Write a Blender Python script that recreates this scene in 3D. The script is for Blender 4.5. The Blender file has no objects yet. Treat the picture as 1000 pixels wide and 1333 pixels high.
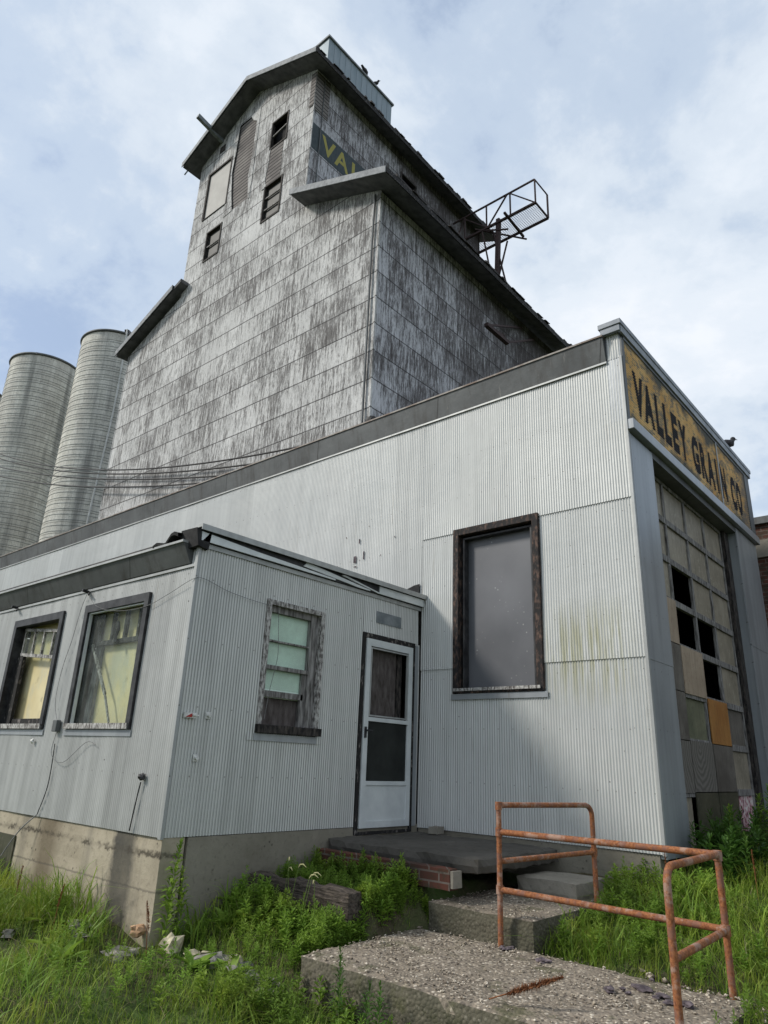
import bpy, bmesh, math, random
import numpy as np
from mathutils import Vector, Matrix
random.seed(7); rng = np.random.default_rng(7)
S = bpy.context.scene; COL = S.collection
R = math.radians

# ------------------------------------------------------------------ camera
cd = bpy.data.cameras.new('camera'); cam = bpy.data.objects.new('camera', cd); COL.objects.link(cam); S.camera = cam
cd.sensor_fit = 'HORIZONTAL'; cd.sensor_width = 36; cd.lens = 36*902.43/1000; cd.clip_start = .05; cd.clip_end = 2000
CR = Vector((0.75962864, 0.64921205, 0.03857506)); CU = Vector((0.19296421, -0.28163155, 0.9399194)); CF = Vector((-0.62107096, 0.7065461, 0.33921008))
M4 = Matrix((CR, CU, -CF)).transposed().to_4x4(); M4.translation = Vector((5.53338, 0, 1.55)); cam.matrix_world = M4

# ------------------------------------------------------------------ light
SUN = Vector((.95, 1.0, -1.07)).normalized()          # direction the light travels
el = math.asin(-SUN.z); az = math.atan2(-SUN.x, -SUN.y)
W = bpy.data.worlds.new('World'); S.world = W; W.use_nodes = True
nt = W.node_tree; nt.nodes.clear()
def wn(t, **k):
    n = nt.nodes.new(t)
    for a, b in k.items(): setattr(n, a, b)
    return n
out = wn('ShaderNodeOutputWorld'); bg = wn('ShaderNodeBackground'); bg.inputs[1].default_value = .12
sky = wn('ShaderNodeTexSky'); sky.sky_type = 'NISHITA'; sky.sun_disc = False; sky.sun_elevation = el; sky.sun_rotation = az
sky.air_density = 1.0; sky.dust_density = 2.0; sky.ozone_density = 1.5
tc = wn('ShaderNodeTexCoord'); sx = wn('ShaderNodeSeparateXYZ'); nt.links.new(tc.outputs['Generated'], sx.inputs[0])
def wm(op, a, b=None, c=None, clamp=False):
    n = wn('ShaderNodeMath', operation=op); n.use_clamp = clamp
    for i, v in enumerate((a, b, c)):
        if v is None: continue
        if isinstance(v, (int, float)): n.inputs[i].default_value = v
        else: nt.links.new(v, n.inputs[i])
    return n.outputs[0]
zc = wm('ADD', wm('MAXIMUM', sx.outputs[2], 0.0), .28)
cx = wm('DIVIDE', sx.outputs[0], zc); cy = wm('DIVIDE', sx.outputs[1], zc)
cb = wn('ShaderNodeCombineXYZ'); nt.links.new(cx, cb.inputs[0]); nt.links.new(cy, cb.inputs[1]); cb.inputs[2].default_value = 3.7
def wnoise(scale, detail, rough, dist=0):
    n = wn('ShaderNodeTexNoise'); n.inputs['Scale'].default_value = scale; n.inputs['Detail'].default_value = detail
    n.inputs['Roughness'].default_value = rough; n.inputs['Distortion'].default_value = dist
    nt.links.new(cb.outputs[0], n.inputs['Vector']); return n.outputs[0]
def wramp(v, stops):
    n = wn('ShaderNodeValToRGB'); cr = n.color_ramp; cr.interpolation = 'EASE'
    while len(cr.elements) < len(stops): cr.elements.new(.5)
    for e, (p, c) in zip(cr.elements, stops): e.position = p; e.color = (c, c, c, 1) if isinstance(c, (int, float)) else (*c, 1)
    nt.links.new(v, n.inputs[0]); return n.outputs[0]
n1 = wnoise(1.45, 10, .6, .3); n2 = wnoise(4.0, 9, .62, .2)
cov = wramp(wm('ADD', wm('MULTIPLY', n1, .75), wm('MULTIPLY', n2, .25)), [(.36, .55), (.45, .85), (.55, .98)])
ccol = wramp(wm('ADD', wm('MULTIPLY', n2, .3), wm('MULTIPLY', n1, .7)), [(.38, (3.1, 3.8, 4.9)), (.46, (3.8, 4.45, 5.3)), (.52, (4.5, 5.0, 5.6)), (.57, (5.0, 5.4, 5.9)), (.64, (5.6, 5.85, 6.2))])
mx = wn('ShaderNodeMixRGB'); nt.links.new(cov, mx.inputs[0]); nt.links.new(sky.outputs[0], mx.inputs[1]); nt.links.new(ccol, mx.inputs[2])
nt.links.new(mx.outputs[0], bg.inputs[0]); nt.links.new(bg.outputs[0], out.inputs[0])
ld = bpy.data.lights.new('sun', 'SUN'); ld.energy = 2.3; ld.angle = R(9); ld.color = (1, .95, .87)
lo = bpy.data.objects.new('sun', ld); COL.objects.link(lo); lo.rotation_euler = SUN.to_track_quat('-Z', 'Y').to_euler()
S.view_settings.view_transform = 'Standard'; S.view_settings.look = 'None'; S.view_settings.gamma = 1; S.view_settings.exposure = 0.47

# ------------------------------------------------------------------ helpers
class MB:
    def __init__(s): s.v = []; s.f = []; s.sm = []
    def add(s, vs, fs, smooth=False):
        n = len(s.v); s.v += [tuple(v) for v in vs]; s.f += [tuple(i+n for i in f) for f in fs]; s.sm += [smooth]*len(fs); return s
    def box(s, x0, x1, y0, y1, z0, z1):
        vs = [(x, y, z) for z in (z0, z1) for y in (y0, y1) for x in (x0, x1)]
        return s.add(vs, [(0,2,3,1),(4,5,7,6),(0,1,5,4),(2,6,7,3),(0,4,6,2),(1,3,7,5)])
    def hexa(s, p): # 8 points: bottom ring 0-3, top ring 4-7
        return s.add(p, [(3,2,1,0),(4,5,6,7),(0,1,5,4),(1,2,6,5),(2,3,7,6),(3,0,4,7)])
    def prism(s, poly, axis, a, b): # poly list of 2D; axis 0: (y,z) extruded x ; 1: (x,z) extruded y ; 2: (x,y) extruded z
        def P(p, t): return (t, p[0], p[1]) if axis == 0 else (p[0], t, p[1]) if axis == 1 else (p[0], p[1], t)
        n = len(poly); vs = [P(p, a) for p in poly]+[P(p, b) for p in poly]
        fs = [tuple(range(n)), tuple(range(2*n-1, n-1, -1))]+[(i, (i+1) % n+0, (i+1) % n+n, i+n) for i in range(n)]
        return s.add(vs, fs)
    def tube(s, pts, r, n=8, cap=True, radii=None, smooth=True):
        pts = [Vector(p) for p in pts]; base = len(s.v); m = len(pts); prev = None
        vs = []
        for i, p in enumerate(pts):
            t = (pts[min(i+1, m-1)]-pts[max(i-1, 0)]).normalized()
            if prev is None: u = t.orthogonal().normalized()
            else: u = (prev-t*prev.dot(t)).normalized()
            prev = u; w = t.cross(u); rr = radii[i] if radii else r
            vs += [tuple(p+(u*math.cos(a)+w*math.sin(a))*rr) for a in (2*math.pi*k/n for k in range(n))]
        fs = [(i*n+k, i*n+(k+1) % n, (i+1)*n+(k+1) % n, (i+1)*n+k) for i in range(m-1) for k in range(n)]
        s.add(vs, fs, smooth)
        if cap: s.add([vs[k] for k in range(n)], [tuple(range(n))[::-1]]); s.add(vs[-n:], [tuple(range(n))])
        return s
    def bar(s, a, b, w=.05, h=None):
        a, b = Vector(a), Vector(b); h = h or w; t = (b-a).normalized()
        u = t.cross(Vector((0, 0, 1))); u = u.normalized() if u.length > .01 else Vector((1, 0, 0)); v = u.cross(t)
        p = [q+u*i*w/2+v*j*h/2 for q in (a, b) for i, j in ((-1,-1),(1,-1),(1,1),(-1,1))]
        return s.add(p, [(3,2,1,0),(4,5,6,7),(0,1,5,4),(1,2,6,5),(2,3,7,6),(3,0,4,7)])
    def blob(s, c, r, sc=(1,1,1), seed=0, rough=.25, sub=2):
        bm = bmesh.new(); bmesh.ops.create_icosphere(bm, subdivisions=sub, radius=1)
        rr = random.Random(seed); ph = [rr.uniform(0, 9) for _ in range(6)]
        vs = []
        for v in bm.verts:
            d = v.co.normalized(); k = 1+rough*(math.sin(d.x*3.1+ph[0])*math.cos(d.y*2.7+ph[1])+.6*math.sin(d.z*4.3+ph[2]+d.x*3)+.4*math.sin(d.y*7+ph[3]))
            vs.append((c[0]+d.x*r*sc[0]*k, c[1]+d.y*r*sc[1]*k, c[2]+d.z*r*sc[2]*k))
        fs = [tuple(v.index for v in f.verts) for f in bm.faces]; bm.free(); return s.add(vs, fs)
    def build(s, name, mat, parent=None, bevel=0):
        off = world_loc(parent)
        me = bpy.data.meshes.new(name); me.from_pydata([(v[0]-off[0], v[1]-off[1], v[2]-off[2]) for v in s.v], [], s.f)
        me.polygons.foreach_set('use_smooth', s.sm); me.materials.append(mat); me.update()
        o = bpy.data.objects.new(name, me); COL.objects.link(o); o.parent = parent
        bm = bmesh.new(); bm.from_mesh(me); bmesh.ops.recalc_face_normals(bm, faces=bm.faces); bm.to_mesh(me); bm.free()
        if bevel:
            b = o.modifiers.new('bevel', 'BEVEL'); b.width = bevel; b.segments = 2; b.limit_method = 'ANGLE'
        return o
def world_loc(o):
    v = Vector((0, 0, 0))
    while o is not None: v += o.location; o = o.parent
    return v
def tag(o, label, cat=None, group=None, kind=None):
    if label: o['label'] = label
    if cat: o['category'] = cat
    if group: o['group'] = group
    if kind: o['kind'] = kind
    return o
def thing(name, loc, label, cat, group=None):
    o = bpy.data.objects.new(name, None); COL.objects.link(o); o.location = loc; o.empty_display_size = .2
    return tag(o, label, cat, group)
def copy_tree(o, parent=None):
    c = o.copy(); COL.objects.link(c); c.parent = parent
    for ch in [k for k in o.children]: copy_tree(ch, c)
    return c

# ------------------------------------------------------------------ materials
class Mat:
    def __init__(s, name, rough=.7, metal=0, spec=.4):
        s.m = bpy.data.materials.new(name); s.m.use_nodes = True; s.t = s.m.node_tree; s.b = s.t.nodes['Principled BSDF']
        s.b.inputs['Roughness'].default_value = rough; s.b.inputs['Metallic'].default_value = metal; s.b.inputs['Specular IOR Level'].default_value = spec
        s.pos = s.n('ShaderNodeNewGeometry').outputs['Position']; s.h = None
    def n(s, t, **k):
        n = s.t.nodes.new(t)
        for a, b in k.items(): setattr(n, a, b)
        return n
    def L(s, v, i):
        if isinstance(v, bpy.types.NodeSocket): s.t.links.new(v, i)
        elif isinstance(v, tuple): i.default_value = (*v, 1) if len(v) == 3 and i.type == 'RGBA' else v
        else: i.default_value = v if i.type != 'RGBA' else (v, v, v, 1)
    def math(s, op, a, b=None, c=None, clamp=False):
        n = s.n('ShaderNodeMath', operation=op); n.use_clamp = clamp
        for i, v in enumerate((a, b, c)):
            if v is not None: s.L(v, n.inputs[i])
        return n.outputs[0]
    def sc(s, v=(1, 1, 1), off=(0, 0, 0), src=None):
        n = s.n('ShaderNodeMapping'); s.L(src or s.pos, n.inputs[0]); n.inputs['Scale'].default_value = v; n.inputs['Location'].default_value = off; return n.outputs[0]
    def noise(s, scale=5, detail=4, rough=.55, v=(1, 1, 1), off=(0, 0, 0), dist=0, src=None):
        n = s.n('ShaderNodeTexNoise'); s.L(s.sc(v, off, src), n.inputs['Vector']); n.inputs['Scale'].default_value = scale
        n.inputs['Detail'].default_value = detail; n.inputs['Roughness'].default_value = rough; n.inputs['Distortion'].default_value = dist
        return n.outputs[0]
    def ramp(s, v, *stops):
        n = s.n('ShaderNodeValToRGB'); cr = n.color_ramp
        while len(cr.elements) < len(stops): cr.elements.new(.5)
        for e, (p, c) in zip(cr.elements, stops): e.position = p; e.color = (c, c, c, 1) if isinstance(c, (int, float)) else (*c, 1)
        s.L(v, n.inputs[0]); return n.outputs[0]
    def mix(s, f, a, b, mode='MIX'):
        n = s.n('ShaderNodeMixRGB', blend_type=mode); s.L(f, n.inputs[0]); s.L(a, n.inputs[1]); s.L(b, n.inputs[2]); return n.outputs[0]
    def xyz(s):
        n = s.n('ShaderNodeSeparateXYZ'); s.L(s.pos, n.inputs[0]); return n.outputs
    def comb(s, x, y, z):
        n = s.n('ShaderNodeCombineXYZ'); [s.L(q, n.inputs[i]) for i, q in enumerate((x, y, z))]; return n.outputs[0]
    def white(s, v):
        n = s.n('ShaderNodeTexWhiteNoise'); s.L(v, n.inputs[0]); return n.outputs[0]
    def color(s, v): s.L(v, s.b.inputs['Base Color']); return s
    def rough(s, v): s.L(v, s.b.inputs['Roughness']); return s
    def bump(s, h, strength=.4, dist=.01):
        n = s.n('ShaderNodeBump'); n.inputs['Strength'].default_value = strength; n.inputs['Distance'].default_value = dist
        s.L(h, n.inputs['Height'])
        if s.h: s.L(s.h, n.inputs['Normal'])
        s.h = n.outputs[0]; s.L(s.h, s.b.inputs['Normal']); return s

PITCH = .032; AMP = .0052
def galv(name, c1, c2, stain=.35, groove=True, metal=.25, rough=.5, yellow=False):
    m = Mat(name, rough, metal); x, y, z = m.xyz()
    st = m.noise(1.0, 5, .6, (9, 9, .55)); bl = m.noise(.7, 5, .6)
    c = m.mix(m.ramp(bl, (.3, 0), (.7, 1)), c1, c2)
    c = m.mix(m.math('MULTIPLY', m.ramp(st, (.42, 0), (.68, 1)), stain), c, tuple(k*.62 for k in c1))
    # sheet-to-sheet tone (sheets .66 m wide)
    sh = m.white(m.comb(m.math('FLOOR', m.math('MULTIPLY', m.math('ADD', x, y), 1/.66)), 0, 0))
    c = m.mix(.16, c, m.mix(sh, tuple(k*.6 for k in c1), tuple(min(1, k*1.4) for k in c2)))
    if groove:  # dirt in the valleys, deepened per wall to paint in the rib shading
        g = m.math('SINE', m.math('MULTIPLY', m.math('ADD', x, y), 2*math.pi/PITCH))
        g = m.ramp(m.math('MULTIPLY_ADD', g, .5, .5), (0, 1), (.42, 0))
        c = m.mix(m.math('MULTIPLY', m.math('MULTIPLY', g, float(groove)), m.math('MULTIPLY_ADD', bl, .5, .22)), c, tuple(k*.33 for k in c1))
    # nail rows and scattered specks
    nz = m.math('ABSOLUTE', m.math('SUBTRACT', m.math('FRACT', m.math('MULTIPLY', m.math('ADD', z, .11), 1/.59)), .5)); nu = m.math('FRACT', m.math('MULTIPLY', m.math('ADD', x, y), 1/(PITCH*6)))
    nd = m.math('MULTIPLY', m.math('LESS_THAN', nz, .011), m.math('LESS_THAN', nu, .07)); c = m.mix(m.math('MULTIPLY', nd, .6), c, (.08,.06,.05))
    rs = m.noise(1, 5, .65, (22, 22, .9), (7, 3, 1)); c = m.mix(m.math('MULTIPLY', m.ramp(rs, (.62, 0), (.76, .7)), m.ramp(m.noise(.9, 3), (.5, 0), (.62, 1))), c, (.20,.165,.12))
    vn = m.n('ShaderNodeTexVoronoi'); m.L(m.sc((2.1, 2.1, 2.3)), vn.inputs['Vector']); vn.inputs['Scale'].default_value = 1.6
    sp = m.ramp(vn.outputs['Distance'], (.018, 1), (.035, 0)); c = m.mix(m.math('MULTIPLY', sp, .75), c, (.035, .03, .025))
    if yellow:
        yn = m.noise(1, 6, .7, (22, 22, 1.3), (3, 0, 5))
        dx = m.math('ABSOLUTE', m.math('SUBTRACT', x, 2.25)); dz = m.math('ABSOLUTE', m.math('SUBTRACT', z, 2.75))
        bx = m.math('MULTIPLY', m.ramp(dx, (.3, 1), (.62, 0)), m.ramp(dz, (.2, 1), (.62, 0)))
        c = m.mix(m.math('MULTIPLY', bx, m.ramp(yn, (.42, 0), (.6, .6))), c, (.30, .29, .13))
    low = m.ramp(m.math('ADD', z, m.math('MULTIPLY', st, .5)), (.95/8, 1), (1.75/8, 0)) if False else None
    m.color(c); m.rough(m.math('MULTIPLY_ADD', bl, .25, rough-.12))
    m.bump(m.noise(3, 3, .5), .35, .02); m.bump(m.noise(40, 2, .5), .1, .004); return m.m
M = {}
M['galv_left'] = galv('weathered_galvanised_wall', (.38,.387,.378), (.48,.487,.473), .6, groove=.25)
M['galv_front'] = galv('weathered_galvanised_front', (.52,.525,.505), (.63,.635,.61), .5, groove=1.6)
M['galv_main'] = galv('pale_galvanised_wall', (.53,.54,.525), (.63,.635,.615), .3, groove=.55, yellow=True)
M['galv_flat'] = galv('flat_galvanised_sheet', (.28,.30,.32), (.38,.40,.415), .4, groove=False, metal=.35, rough=.42)
M['trim_metal'] = galv('metal_trim', (.32,.33,.325), (.44,.45,.445), .5, groove=False)

def simple(name, c1, c2, scale=6, rough=.75, metal=0, v=(1,1,1), bump=.3, lo=.35, hi=.65, spec=.3, bd=.01):
    m = Mat(name, rough, metal, spec); n = m.noise(scale, 6, .62, v)
    m.color(m.mix(m.ramp(n, (lo, 0), (hi, 1)), c1, c2)).bump(n, bump, bd); return m.m
def fasc():
    m = Mat('dark_gutter_metal', .6, .25, .3); x, y, z = m.xyz(); a = m.noise(1.1, 6, .65); s_ = m.noise(1, 5, .65, (7, 7, .7)); c = m.mix(m.ramp(a, (.35, 0), (.65, 1)), (.085,.09,.092), (.14,.147,.148)); c = m.mix(m.ramp(s_, (.5, 0), (.72, .6)), c, (.05,.045,.04))
    c = m.mix(m.ramp(m.noise(1, 5, .7, (13, 13, 1), (4, 4, 4)), (.64, 0), (.72, .5)), c, (.26,.25,.23)); fr = m.math('FRACT', m.math('MULTIPLY', m.math('ADD', x, y), 1/2.44)); c = m.mix(m.ramp(fr, (.004, .8), (.008, 0)), c, (.02,.02,.02)); return m.color(c).bump(a, .3, .05).m
M['dark_fascia'] = fasc()
M['rusty_edge'] = simple('rusty_drip_edge', (.16,.12,.10), (.34,.33,.31), 5, .7, .2)
M['black_tar'] = simple('torn_tar_paper', (.008,.008,.009), (.03,.03,.03), 12, .8)
M['roofing'] = simple('tar_roof', (.04,.04,.042), (.10,.095,.09), 4, .9)
M['black'] = simple('dark_void', (.006,.006,.007), (.012,.012,.013), 4, .9)  # near-black colour standing in for unlit interiors behind openings
M['old_wood'] = simple('weathered_grey_wood', (.05,.045,.042), (.30,.29,.28), 5, .85, v=(7,7,1), bump=.5)
M['dark_wood'] = simple('charred_dark_wood', (.012,.011,.011), (.10,.085,.075), 7, .85, v=(4,4,1.2), bump=.5, lo=.4, hi=.75)
M['peel_dark'] = simple('peeling_dark_paint', (.018,.017,.017), (.30,.27,.25), 11, .8, v=(2.4,2.4,1), bump=.5, lo=.56, hi=.74)
M['rust_frame'] = simple('rusty_window_frame', (.02,.018,.018), (.17,.105,.08), 13, .8, v=(2,2,1), bump=.6, lo=.48, hi=.75)
M['black_paint'] = simple('black_painted_frame', (.012,.012,.014), (.05,.05,.052), 9, .5, bump=.25)
M['white_peel'] = simple('peeling_white_paint', (.09,.08,.075), (.50,.49,.47), 22, .75, v=(2,2,.8), bump=.4, lo=.40, hi=.62)
M['white_metal'] = simple('white_aluminium', (.55,.58,.59), (.66,.69,.69), 4, .42, .1, bump=.05)
M['timber'] = simple('rotten_railway_tie', (.03,.024,.02), (.13,.105,.085), 4, .95, v=(1.2,9,14), bump=1, bd=.03)
M['brown_steel'] = simple('rusty_dark_steel', (.035,.026,.027), (.09,.058,.055), 14, .8, .3)
M['cap_metal'] = simple('weathered_cap_metal', (.19,.21,.235), (.33,.35,.375), 5, .6, .2)
M['steel'] = simple('dull_grey_steel', (.14,.16,.17), (.25,.27,.28), 5, .6, .3)
M['cable'] = simple('black_cable', (.012,.012,.013), (.03,.03,.03), 20, .6)
M['grey_cable'] = simple('grey_cable', (.12,.12,.12), (.22,.22,.22), 20, .7)
M['dark_screen'] = simple('dark_insect_screen', (.010,.012,.011), (.025,.028,.026), 3, .6)
M['mint'] = simple('pale_green_blind', (.74,.88,.79), (.80,.92,.84), 1.5, .45, bump=.02)
M['grey_board'] = simple('dusty_grey_board', (.085,.088,.10), (.135,.14,.15), 2.2, .35, bump=.03, spec=.5)
M['brown_board'] = simple('dirty_brown_board', (.05,.04,.037), (.12,.105,.10), 6, .8, v=(3,3,1))
M['blank_panel'] = simple('pale_blank_panel', (.34,.33,.31), (.42,.41,.385), 1.2, .7)
M['pipe_white'] = simple('white_pipe', (.45,.45,.43), (.62,.62,.6), 3, .6)
M['insulator'] = simple('porcelain_insulator', (.5,.5,.48), (.72,.71,.68), 9, .3)
M['red_paint'] = simple('red_plastic', (.28,.02,.02), (.4,.04,.03), 9, .5)
M['rock'] = simple('grey_rock', (.09,.085,.07), (.30,.28,.25), 18, .9, bump=.6)
M['rock_orange'] = simple('orange_rock', (.30,.17,.09), (.58,.38,.24), 14, .9, bump=.5)
M['rock_cream'] = simple('cream_rock', (.22,.20,.14), (.52,.47,.33), 14, .9, bump=.5)
M['debris'] = simple('dark_debris', (.05,.04,.045), (.16,.13,.14), 20, .9, bump=.6)
M['bird'] = simple('dark_feathers', (.012,.012,.014), (.035,.035,.04), 30, .6)

def yellow_pane():
    m = Mat('yellow_board_behind_dusty_glass', .35, 0, .5); a = m.noise(2.6, 6, .6); b = m.noise(1.3, 5, .62, (1.5,1.5,.8), (4,2,1))
    c = m.mix(m.ramp(a, (.3, 0), (.7, 1)), (.62,.52,.28), (.76,.66,.39))
    c = m.mix(m.ramp(b, (.5, 0), (.62, .7)), c, (.52,.52,.42)); c = m.mix(m.ramp(m.noise(5, 5, .6), (.6, 0), (.72, .5)), c, (.13,.12,.07))
    return m.color(c).m
M['yellow'] = yellow_pane()
def glass():
    m = Mat('dusty_window_glass', .12, 0, .5); t = m.n('ShaderNodeBsdfTransparent'); t.inputs[0].default_value = (.92, .95, .93, 1); x = m.n('ShaderNodeMixShader')
    d = m.noise(4, 6, .65); m.color((.45, .47, .45)); x0 = m.ramp(d, (.35, .03), (.8, .16))
    m.L(x0, x.inputs[0]); m.L(t.outputs[0], x.inputs[1]); m.L(m.b.outputs[0], x.inputs[2]); m.L(x.outputs[0], m.t.nodes['Material Output'].inputs[0]); return m.m
M['glass'] = glass()
def speckled():
    m = Mat('spotted_grey_board', .4, 0, .5); n = m.noise(1.1, 4, .5)
    c = m.mix(m.ramp(n, (.3, 0), (.7, 1)), (.075,.078,.088), (.13,.133,.145))
    v = m.n('ShaderNodeTexVoronoi'); m.L(m.pos, v.inputs['Vector']); v.inputs['Scale'].default_value = 14
    k = m.math('MULTIPLY', m.ramp(v.outputs['Distance'], (.08, 1), (.16, 0)), m.ramp(m.noise(2.5, 3), (.48, 0), (.62, .6)))
    return m.color(m.mix(k, c, (.38,.38,.37))).m
M['spotted'] = speckled()

def concrete(name, c1, c2, stains=False, aggregate=False, dark=.0):
    m = Mat(name, .92, 0, .2); n = m.noise(1.6, 8, .65); f = m.noise(22, 5, .6); x, y, z = m.xyz()
    c = m.mix(m.ramp(n, (.32, 0), (.68, 1)), c1, c2); c = m.mix(m.ramp(f, (.55, 0), (.75, .45)), c, tuple(k*.45 for k in c1))
    v = m.n('ShaderNodeTexVoronoi'); m.L(m.pos, v.inputs['Vector']); v.inputs['Scale'].default_value = 13
    c = m.mix(m.math('MULTIPLY', m.ramp(v.outputs['Distance'], (.10, 1), (.18, 0)), m.ramp(m.noise(2, 2), (.5, 0), (.62, .8))), c, (.03,.028,.025))
    if stains:
        # water stains under the wall: columns of their own, broken by noise
        w = m.noise(1, 4, .6, (2.2, 2.2, .35), (1.2, 0, 0)); d = m.math('ABSOLUTE', m.math('ADD', m.math('SUBTRACT', x, -.58), m.math('MULTIPLY', m.math('SUBTRACT', f, .5), .12)))
        onl = m.math('LESS_THAN', y, 3.9)
        c = m.mix(m.math('MULTIPLY', m.math('MULTIPLY', m.ramp(d, (.13, .9), (.22, 0)), onl), m.ramp(n, (.25, .55), (.6, 1))), c, (.045,.045,.042))
        d2 = m.math('ABSOLUTE', m.math('SUBTRACT', x, -2.02)); c = m.mix(m.math('MULTIPLY', m.ramp(d2, (.1, .7), (.32, 0)), onl), c, (.10,.075,.045))
        c = m.mix(m.ramp(w, (.55, 0), (.72, .6)), c, (.09,.085,.075))
        jz = m.math('ABSOLUTE', m.math('ADD', m.math('SUBTRACT', z, .74), m.math('ADD', m.math('MULTIPLY', m.math('SUBTRACT', n, .5), .07), m.math('MULTIPLY', m.math('SUBTRACT', f, .5), .13))))
        c = m.mix(m.math('MULTIPLY', m.ramp(jz, (.006, .85), (.03, 0)), m.ramp(m.noise(5, 3), (.4, .2), (.55, 1))), c, (.05,.042,.032))
        for zz in (.47,):
            jz = m.math('ABSOLUTE', m.math('ADD', m.math('SUBTRACT', z, zz), m.math('MULTIPLY', m.math('SUBTRACT', f, .5), .03)))
            c = m.mix(m.ramp(jz, (.003, .5), (.012, 0)), c, (.06,.055,.05))
    if aggregate:
        v2 = m.n('ShaderNodeTexVoronoi'); m.L(m.pos, v2.inputs['Vector']); v2.inputs['Scale'].default_value = 42
        pc = m.ramp(m.white(v2.outputs['Position']), (0, (.07,.06,.05)), (.35, (.15,.125,.10)), (.7, (.30,.25,.19)), (1, (.56,.50,.41)))
        k = m.math('MULTIPLY', m.ramp(v2.outputs['Distance'], (.38, 1), (.55, 0)), m.ramp(m.noise(3, 4), (.3, .35), (.5, 1)))
        c = m.mix(k, c, pc); m.bump(v2.outputs['Distance'], -.8 if False else .7, -.012)
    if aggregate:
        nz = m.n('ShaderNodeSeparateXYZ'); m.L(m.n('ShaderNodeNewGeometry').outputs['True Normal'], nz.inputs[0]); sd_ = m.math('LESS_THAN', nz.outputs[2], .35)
        c = m.mix(m.math('MULTIPLY', sd_, m.ramp(n, (.3, .95), (.7, .6))), c, (.075,.072,.05)); c = m.mix(m.ramp(m.noise(3.3, 6, .7), (.56, 0), (.66, .75)), c, (.085,.085,.045))  # side faces darkened by normal: shade painted in along with moss
    m.color(c).bump(n, .5, .03).bump(f, .5, .008); return m.m
M['foundation'] = concrete('stained_foundation_concrete', (.29,.25,.185), (.43,.38,.29), stains=True)
M['foundation_side'] = concrete('mossy_foundation_concrete', (.17,.155,.12), (.26,.24,.195), stains=False)
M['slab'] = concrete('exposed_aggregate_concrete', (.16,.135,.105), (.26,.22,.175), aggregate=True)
M['porch'] = concrete('dark_porch_concrete', (.06,.055,.048), (.105,.097,.085))
M['conc'] = concrete('old_step_concrete', (.20,.185,.155), (.33,.30,.25))

def elevator_mat(name, dark, paint, bare, blue=0):
    m = Mat(name, .8, .0, .25); x, y, z = m.xyz(); u = m.math('ADD', x, y)
    rowv = m.math('DIVIDE', m.math('ADD', z, .35), .97); row = m.math('FLOOR', rowv)
    uo = m.math('ADD', u, m.math('MULTIPLY', m.white(m.comb(row, 7, 0)), .6)); colv = m.math('DIVIDE', uo, .64); col = m.math('FLOOR', colv)
    cell = m.white(m.comb(col, row, 3)); cell2 = m.white(m.comb(col, row, 9))
    fr = m.math('FRACT', rowv)
    stk = m.noise(1, 6, .72, (14, 14, 1.5)); fine = m.noise(1, 5, .78, (55, 55, 6.5)); big = m.noise(.55, 6, .68, (1, 1, .8))
    wear = m.math('ADD', m.math('ADD', m.math('MULTIPLY', stk, .56), m.math('MULTIPLY', fine, .50)), m.math('ADD', m.math('MULTIPLY', big, .30), m.math('MULTIPLY', cell, .06)))
    wear = m.math('ADD', wear, dark)
    wear = m.math('ADD', wear, m.math('MULTIPLY', m.math('SUBTRACT', .5, fr), -.015))
    if blue:   # the far, weather-side part of the wall has lost most of its paint
        wear = m.math('ADD', wear, m.ramp(m.math('SUBTRACT', y, 13.2), (.1, 0), (.9, .07)) if False else m.math('MULTIPLY', m.math('SUBTRACT', y, 15.5), .013))
    k = m.ramp(wear, (.635, 0), (.70, .72), (.80, 1))
    pc = m.mix(cell2, tuple(q*.86 for q in paint), paint); pc = m.mix(m.ramp(m.noise(1.1, 5, .6), (.4, 0), (.65, .5)), pc, tuple(q*.72 for q in paint))
    c = m.mix(k, pc, m.mix(fine, bare, tuple(q*2.1 for q in bare))); crk = m.noise(1, 5, .75, (30, 30, 3.4), (9, 4, 2)); c = m.mix(m.ramp(m.math('ADD', crk, m.math('MULTIPLY', big, .12)), (.645, 0), (.72, .9)), c, (.03,.028,.027))
    sw = m.math('ADD', z, m.math('MULTIPLY', m.math('SUBTRACT', stk, .5), .06)); frs = m.math('FRACT', m.math('DIVIDE', m.math('ADD', sw, .35), .97))
    seam = m.math('ADD', m.ramp(fr, (.03, 1), (.055, 0)), m.math('MULTIPLY', m.ramp(m.math('FRACT', colv), (.02, 1), (.05, 0)), m.math('MULTIPLY', m.math('GREATER_THAN', cell2, .74), .45)), clamp=True)
    c = m.mix(m.math('MULTIPLY', seam, m.math('MULTIPLY_ADD', fine, 1.5, .15)), c, (.035,.032,.032)); m.color(c)
    rib = m.math('SINE', m.math('MULTIPLY', u, 2*math.pi/.048)); m.bump(rib, .65, .011); m.bump(m.math('MULTIPLY', m.math('MULTIPLY_ADD', fr, .5, m.math('MULTIPLY', cell, .3)), 1), .6, .03); m.bump(big, .4, .2)
    return m.m
M['elev'] = elevator_mat('peeling_painted_sheet', -.045, (.68,.68,.67), (.06,.056,.054))
M['elev_side'] = elevator_mat('worn_shaded_sheet', -.022, (.62,.62,.65), (.045,.039,.038), blue=1)  # shaded side: cooler, darker paint tints the shade in, with real extra wear
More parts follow.
